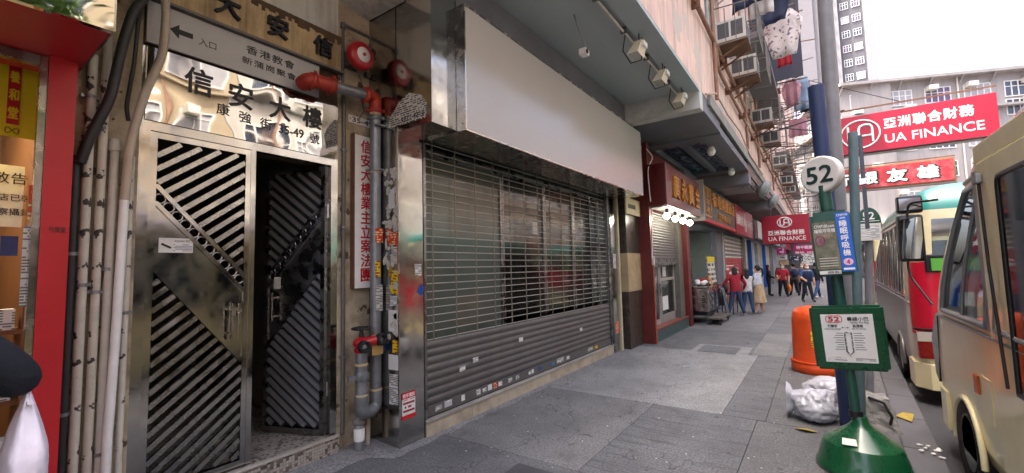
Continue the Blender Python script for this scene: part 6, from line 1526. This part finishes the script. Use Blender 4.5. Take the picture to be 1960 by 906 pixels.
    if mask:
        mk = MB(); mk.ball(hc + Vector((.038 * s, 0, -.033 * s)), (.032 * s, .041 * s, .034 * s), 12, 8); mk.tube([hc + Vector((.03 * s, .04 * s, -.025 * s)), hc + Vector((.0, .05 * s, .0))], .002, 4); mk.tube([hc + Vector((.03 * s, -.04 * s, -.025 * s)), hc + Vector((.0, -.05 * s, .0))], .002, 4)
        mk.build('face_mask', white_p, t)
    if skirt:
        n_ = 28; v = []; zz = [.62, .55, .45, .33, .24]; rr2 = [.082, .098, .112, .128, .142]
        for z, r_ in zip(zz, rr2): v += [(r_ * s * .9 * math.cos(2*PI*j/n_) * (1 + .05 * math.sin(j * 4.5)), r_ * s * 1.15 * math.sin(2*PI*j/n_) * (1 + .05 * math.sin(j * 4.5)), z * s) for j in range(n_)]
        MB().add(v, [(i*n_ + j, i*n_ + (j+1) % n_, (i+1)*n_ + (j+1) % n_, (i+1)*n_ + j) for i in range(4) for j in range(n_)], True).build('skirt', cloth('skirt' + skirt[1:], skirt), t)
    if vest:
        v = MB(); n_ = 20
        for zz_ in ((.53, .60, .70, .79),):
            vv = []
            for z, (ra, rb_) in zip(zz_, ((.1, .128), (.1, .124), (.108, .135), (.075, .12))): vv += [(lean * (z - .52) / .3 + ra * s * math.cos(2*PI*j/n_), rb_ * s * math.sin(2*PI*j/n_), z * s) for j in range(n_)]
            v.add(vv, [(i*n_ + j, i*n_ + (j+1) % n_, (i+1)*n_ + (j+1) % n_, (i+1)*n_ + j) for i in range(3) for j in range(n_)], True)
        v.build('vest', cloth(vest[1:], vest), t)
    if backpack:
        MB().ball((-.14 * s, 0, .70 * s), (.07 * s, .1 * s, .13 * s), 14, 9).build('backpack', cloth(backpack[1:], backpack), t)
    t.location = loc; t.rotation_euler = (0, 0, face)
    if bag:
        kind, colr, lb, side = bag
        bt = thing('handbag' if kind == 'hand' else 'carrier_bag', lb, 'bag', (0, 0, 0)); OFF[bt.name] = Vector((0, 0, 0))
        mcol = mat('bag_' + colr[1:], colr, .4 if kind != 'hand' else .6, var=.15, bump=.05)
        if kind == 'hand':
            p = Vector((-.06, side * .19 * s, .56 * s))
            MB().ball(p, (.13, .07, .15), 16, 10).build('pouch', mcol, bt)
            MB().tube([p + Vector((.08, -side * .02, .1)), Vector((lean * .9 + .02, side * .12 * s, .845 * s)), p + Vector((-.08, -side * .02, .1))], .012, 6).build('strap', mcol, bt)
        else:
            w_ = J['haL' if side > 0 else ('haR' if h < 1.85 else 'elR')] + Vector((0, 0, 0 if h < 1.85 else -.05)); p = w_ + Vector((0, 0, -.27 if h < 1.85 else -.2))
            b = bmesh.new(); bmesh.ops.create_icosphere(b, subdivisions=5, radius=1)
            for v in b.verts:
                pz = v.co.z; k_ = 1.0 if pz < .1 else 1 - .8 * ((pz - .1) / .9) ** 1.2
                an = math.atan2(v.co.y, v.co.x); fold = 1 + .10 * math.sin(an * 5 + 1.3 + pz) * max(0, pz + .5) - .10 * abs(noise.noise(Vector((an * 1.2, pz * 2.2, side)))) - .05 * abs(noise.noise(v.co * 6))
                kb = 1 if h < 1.85 else .68; v.co = Vector((v.co.x * .16 * k_ * fold * kb, v.co.y * .085 * k_ * fold * kb, max(-.8, pz) * .25)) + p
            b.verts.index_update(); qq = MB(); qq.add([v.co for v in b.verts], [[v.index for v in f.verts] for f in b.faces], True); b.free(); qq.build('pouch', mcol, bt)
            MB().tube([p + Vector((.05, 0, .2)), w_ + Vector((.01, 0, -.01)), p + Vector((-.05, 0, .2))], .008, 6).build('handle', mcol, bt)
        bt.location = loc; bt.rotation_euler = (0, 0, face)
    return t
hang = ((.0, .045, -.17), (.04, .0, -.15)); bentarm = ((.02, .05, -.16), (.13, -.03, -.06)); outarm = ((.02, .1, -.15), (.11, .0, -.10))
person('woman in a red jacket and jeans seen from behind at the food shop', (16.15, 2.3, 0), math.radians(25), 1.63, '#a31f30', '#2d4260', '#d9d2cc', 0, .1, outarm, outarm, hair='bob', hairc=mat('greying_hair', '#2e2a2a', .6, var=.3, scale=25, bump=.2), bag=('hand', '#2a2827', 'black shoulder bag of the woman in the red jacket', 1))
person('shorter person in a white top and jeans beside the red jacket', (16.75, 2.02, 0), math.radians(15), 1.55, '#c9c6c4', '#2f4668', '#d8d4cf', 0, .05, bentarm, bentarm, hair='long')
person('woman with a ponytail in a pale blouse and tan skirt', (17.1, 1.72, 0), math.radians(70), 1.66, '#c2c7d0', '#a98f70', '#dcd8d2', .05, .03, bentarm, bentarm, hair='pony', skirt='#b39a78', mask=True)
person('woman in a black coat holding papers at the edge of the far group', (26.2, 2.15, 0), math.radians(-75), 1.62, '#1d1d22', '#1b1b20', '#222226', .05, .04, bentarm, bentarm, hair='bob', long_coat=True)
person('masked man in a red shirt facing the camera in the far group', (26.0, 1.5, 0), math.radians(185), 1.66, '#b02233', '#1e1f25', '#1c1c20', .06, .05, hang, bentarm, sleeve=False, mask=True, bag=('carrier', '#e0731c', 'orange carrier bag of the man in the red shirt', 1))
person('man in a grey top with a dark backpack in the far group', (26.6, 1.05, 0), math.radians(20), 1.70, '#4a4c55', '#1d1e24', '#222', .08, .04, hang, hang, sleeve=False, backpack='#2a3352')
person('person in dark navy with a mask between the group and the vest man', (27.2, .72, 0), math.radians(190), 1.66, '#3a3a48', '#1c1c22', '#27272b', .12, .03, bentarm, hang, mask=True)
person('taller masked man behind the red shirt in the far group', (27.8, 1.65, 0), math.radians(180), 1.74, '#55525a', '#24242a', '#222226', .05, .04, hang, hang, mask=True)
person('masked woman furthest back in the far group', (29.2, 1.2, 0), math.radians(185), 1.63, '#6d5d66', '#2b2b32', '#222226', .1, .03, hang, hang, hair='long', mask=True)
person('elderly masked man in a navy vest walking towards the camera', (22.8, .44, 0), math.radians(205), 1.66, '#3d5a86', '#25262d', '#3a3430', .1, .04, hang, bentarm, sleeve=False, mask=True, vest='#1c2a4a', lean=.04, hairc=mat('grey_hair', '#6a6663', .6, var=.3, scale=25, bump=.2))
person('person in dark jacket and blue jeans striding past the navy vest man', (25.0, .1, 0), math.radians(-40), 1.7, '#23242b', '#34507c', '#cfcfd2', .3, .03, hang, hang, hair='short')
person('shopper in a navy coat cropped by the left edge', (-.025, 2.2, 0), math.radians(90), 1.9, '#0c111f', '#0e1016', '#222226', .05, .06, ((.0, .03, -.15), (.04, .0, -.15)), ((.0, .055, -.065), (.06, -.1, .05)), hair='short', long_coat=True, bag=('carrier', '#d9d2dc', 'white plastic bag hanging from the arm of the navy shopper', -1))

# ================================================================== FAR AND OPPOSITE BUILDINGS
blk_w = mat('white_block_wall', '#96918f', .8, var=.1, scale=.4, bump=.02, stain='#6f6a68', stain_amt=.5, stain_scale=.35, streak=True)
twr_g = mat('tower_grey', '#56545a', .8, var=.06, scale=.3, bump=.02, stain='#6a686e', stain_amt=.3, stain_scale=.3); twr_l = mat('tower_pale', '#858386', .8, var=.05, scale=.3, bump=.02); twr_m = mat('tower_mid', '#6e6b6f', .85, var=.1, scale=.25, bump=.03, stain='#565358', stain_amt=.4, stain_scale=.3)
dark_pane = mat('far_window_glass', '#3b4250', .1, var=.4, scale=1.2, bump=0, spec=.7)
curtain = [dark_pane, mat('curtain_purple', '#5a4a68', .4, var=.2), mat('curtain_pale', '#97979c', .3, var=.15)]
def wallrun(t, A, Bp, z0, z1, th, m, name='wall'):
    A, Bp = Vector((*A, 0)), Vector((*Bp, 0)); d = (Bp - A).normalized(); nrm = Vector((-d.y, d.x, 0))      # nrm points into the building when A->B runs left to right seen from outside... flipped below
    nrm = -nrm if nrm.x < 0 and abs(nrm.x) > .3 else nrm
    v = [A, Bp, Bp + nrm * th, A + nrm * th]
    MB().add([(p.x, p.y, z0) for p in v] + [(p.x, p.y, z1) for p in v], [(0, 1, 2, 3), (7, 6, 5, 4), (0, 4, 5, 1), (1, 5, 6, 2), (2, 6, 7, 3), (3, 7, 4, 0)]).build(name, m, t)
    return A, d, nrm
def far_windows(t, A, d, nrm, us, zs, w_, h, cols, rnd, ac=.5, surround=0):
    """one window part per opening: frame and mullions proud of the wall, pane as sub-part; meshes are shared"""
    out = -nrm; ang_ = math.atan2(d.y, d.x)
    f = MB(); th = .09
    f.box(0, w_, -.09, .02, 0, th); f.box(0, w_, -.09, .02, h - th, h)
    for k in range(cols + 1): x = (w_ - th) * k / cols; f.box(x, x + th, -.088, .018, th, h - th)
    f.box(th, w_ - th, -.07, .01, h * .62, h * .62 + th * .8)
    if surround:
        f.box(-.3, 0, -.22, .0, -.2, h + .2); f.box(w_, w_ + .3, -.22, .0, -.2, h + .2); f.box(0, w_, -.25, .0, h, h + .2); f.box(0, w_, -.25, .0, -.2, 0)
    p = MB().box(.02, w_ - .02, -.03, -.012, .02, h - .02); a_ = MB().box(.1, .95, -.75, .0, h * .78, h * .78 + .5, bev=.03).box(.16, .5, -.76, -.74, h * .78 + .08, h * .78 + .42)
    OFF['_z'] = Vector((0, 0, 0))
    F = P_ = Q = None
    for z in zs:
        for u in us:
            side = 1 if (out.x * d.y - out.y * d.x) != 0 else 1
            loc_ = A + d * u - OFF[t.name]; loc_ = Vector((loc_.x, loc_.y, z - OFF[t.name].z))
            if F is None:
                F = f.build('window', beige_win, t); F.data.transform(Matrix.Translation(OFF[t.name]));
                P_ = [None] * 3; me0 = p.build('pane', curtain[0], F); me0.data.transform(Matrix.Translation(OFF[F.name])); P_[0] = me0.data
                for k in (1, 2): P_[k] = me0.data.copy(); P_[k].materials.clear(); P_[k].materials.append(curtain[k])
                o = F; pn = me0
            else:
                o = F.copy(); COL.objects.link(o); o.parent = t; OFF[o.name] = OFF[t.name]; pn = me0.copy(); COL.objects.link(pn); pn.parent = o
            pn.data = P_[rnd.choice((0, 0, 0, 1, 2, 2))]
            o.location = loc_; o.rotation_euler = (0, 0, ang_)
            if rnd.random() < ac:
                if Q is None: Q = a_.build('air_conditioner', ac_w, o); Q.data.transform(Matrix.Translation(OFF[o.name] if o.name in OFF else OFF[t.name])); q_ = Q
                else: q_ = Q.copy(); COL.objects.link(q_)
                q_.parent = o; q_.location = (rnd.choice((0, w_ - 1.0)), 0, 0)
rnd = random.Random(17)
wb = thing('white_apartment_block', 'long white apartment block closing the end of the street', 'building', (66, -10, 0))
H_ = 21.2
A, d, nr = wallrun(wb, (60, -2.9), (72, -31), 0, H_, 6, blk_w)
far_windows(wb, A, d, nr, [1.2 + k * 3.55 for k in range(8)], [1.2 + k * 3.05 for k in range(1, 6)] + [18.4], 2.4, 1.7, 4, rnd, .65)
A2, d2, nr2 = wallrun(wb, (78, 2.6), (60.05, -2.85), 0, H_, 5, blk_w)
far_windows(wb, A2, d2, nr2, [2 + k * 3.4 for k in range(5)], [1.2 + k * 3.05 for k in range(1, 6)] + [18.4], 2.2, 1.7, 3, rnd, .8)
for (p0, p1) in (((60, -2.9), (72, -31)), ((78, 2.6), (60, -2.9))):
    a_, b_ = Vector((*p0, 0)), Vector((*p1, 0)); dd = (b_ - a_).normalized(); n_ = Vector((dd.y, -dd.x, 0)); n_ = n_ if n_.x < 0 else -n_
    for z, o_, h in ((H_ - .05, .9, .3), (17.5, .7, .22), (5.0, .8, .3)):
        MB().bar((a_ + n_ * o_ * .45) + Vector((0, 0, z)), (b_ + n_ * o_ * .45) + Vector((0, 0, z)), o_, h, (0, 0, 1)).build('cornice', blk_w, wb)
    ln = (b_ - a_).length
    for k in range(int(ln / 2.8)): q_ = a_ + dd * (k * 2.8 + .3); MB().bar(q_ + n_ * .05 + Vector((0, 0, H_ - 1.0)), q_ + n_ * .8 + Vector((0, 0, H_ - .2)), .12, .12).build('eave_bracket', blk_w, wb)
    for k in range(4):
        q_ = a_ + dd * (ln * (.12 + .25 * k)); MB().tube([q_ + n_ * .12 + Vector((0, 0, 2)), q_ + n_ * .12 + Vector((0, 0, H_))], .09, 6).build('drain_pipe', white_dirty, wb)
B('podium', mat('podium_shops', '#4d4d50', .6, var=.4, scale=.8), wb, 59.2, 59.6, -2.6, 3.5, 0, 4.6)
MB().prism([(59.5, -2.9), (71.5, -31), (71.0, -31.2), (59.0, -3.0)], 2, 0, 4.0).build('ground_floor_shops', mat('podium_shops', '#4d4d50'), wb)
tw = thing('grey_tower', 'tall grey residential tower with twin window columns behind the white block', 'building', (112, -4, 0))
def tb_(y1, y0, x, m, h=78): B('wall', m, tw, x, x + 14, y1, y0, 0, h)
tb_(-12.15, -10.6, 110.3, twr_l); tb_(-10.6, -6.55, 110.8, twr_g); tb_(-6.55, -5.9, 110.0, twr_l); tb_(-5.9, -4.9, 111.5, twr_g); tb_(-4.9, -2.4, 110.0, twr_l); tb_(-2.4, 5, 109.2, twr_m)
zrows = [20 + 3.05 * k for k in range(15)]
far_windows(tw, Vector((110.8, -6.9, 0)), Vector((0, -1, 0)), Vector((1, 0, 0)), [.1, 1.95], zrows, 1.35, 1.5, 3, rnd, .0, 0)
far_windows(tw, Vector((109.2, 4.0, 0)), Vector((0, -1, 0)), Vector((1, 0, 0)), [.2, 1.9], zrows, 1.1, 1.4, 2, rnd, .0)
for z in zrows:
    B('air_conditioner', ac_w, tw, 109.3, 110.0, -4.7, -3.9, z, z + .6); B('window_hood', twr_g, tw, 109.5, 110.0, -4.75, -3.6, z + 1.6, z + 1.75); B('air_conditioner', ac_w, tw, 111.0, 111.5, -5.7, -5.3, z + .4, z + .9)
# buildings across the road (seen only as reflections in the steel)
ob_defs = ((-22, -4, 15, '#999486', 'cream apartment house across the road behind the camera'), (-4, 9, 17, '#998b74', 'ochre apartment house across the road from the gate'), (9, 24, 16, '#a8a59f', 'pale grey apartment house across the road from the grille'), (24, 46, 14, '#a98e7e', 'salmon apartment house across the road further along'))
for i, (x0, x1, h, hx, lb) in enumerate(ob_defs):
    t = thing('opposite_house', lb, 'building', ((x0 + x1) / 2, -18, 0), 'houses across the road')
    m = mat('opposite_wall_%d' % i, hx, .85, var=.08, scale=1, bump=.03, stain='#8a7f6c', stain_amt=.4, stain_scale=.6, streak=True)
    B('wall', m, t, x0, x1 - .05, -22, -15, RZ, h)
    k = 0; us = [.5 + q * 2.35 for q in range(int((x1 - x0 - .8) / 2.35))]
    far_windows(t, Vector((x1, -15, 0)), Vector((-1, 0, 0)), Vector((0, -1, 0)), us, [4.6, 7.8, 11.0] + ([14.2] if h > 16.5 else []), 1.8, 1.6, 3, rnd, .4)
    B('awning', (red_shop, green_d, roof_g, maroon)[i], t, x0 + .5, x1 - .5, -15, -13.8, 3.0, 3.3); B('shop_windows', dark_pane, t, x0 + .6, x1 - .7, -15.0, -14.95, .1, 2.9)
    B('cornice', m, t, x0, x1 - .06, -15, -14.6, h - .4, h)
    for zb in (4.15, 7.35, 10.55): B('string_course', m, t, x0, x1 - .06, -15, -14.75, zb, zb + .15)
    for q in range(3): T('drain_pipe', rust_pipe, t, [(x0 + 2 + q * 4.2, -14.9, 3.4), (x0 + 2 + q * 4.2, -14.9, h - .4)], .07, 8)

# street tree on the far pavement (seen in the mirror fascia)
tr = thing('street_tree', 'leafy street tree on the far pavement reflected in the mirror fascia', 'tree', (2.4, -13.2, 0))
MB().tube([(2.4, -13.2, RZ + .1), (2.35, -13.1, 3), (2.5, -13.2, 6), (2.4, -13.1, 9)], [.2, .16, .12, .05], 10).tube([(2.4, -13.1, 4.5), (3.4, -12.6, 6.5), (3.9, -12.4, 8)], [.1, .07, .03], 8).tube([(2.4, -13.1, 5), (1.4, -13.4, 7), (.9, -13.2, 8.6)], [.1, .07, .03], 8).build('trunk', rust, tr)
rn = random.Random(31); b = MB()
for k in range(4200):
    cc = rn.choice(((2.4, -13.1, 9.4, 1.7), (3.8, -12.5, 8.2, 1.2), (1.0, -13.2, 8.4, 1.3), (2.6, -13.4, 7.2, 1.1), (1.8, -12.6, 10.4, 1.1)))
    d = Vector((rn.gauss(0, 1), rn.gauss(0, 1), rn.gauss(0, 1))).normalized() * cc[3] * rn.random() ** .45
    p = Vector(cc[:3]) + d; u = Vector((rn.gauss(0, 1), rn.gauss(0, 1), rn.gauss(0, .5))).normalized() * rn.uniform(.09, .17); w_ = u.orthogonal().normalized() * rn.uniform(.04, .08)
    b.add([p - u, p + w_, p + u, p - w_], [(0, 1, 2, 3)])
tag(b.build('crown', mat('leaf_green', '#41611f', .5, var=.4, scale=3, bump=0), tr), kind='stuff')
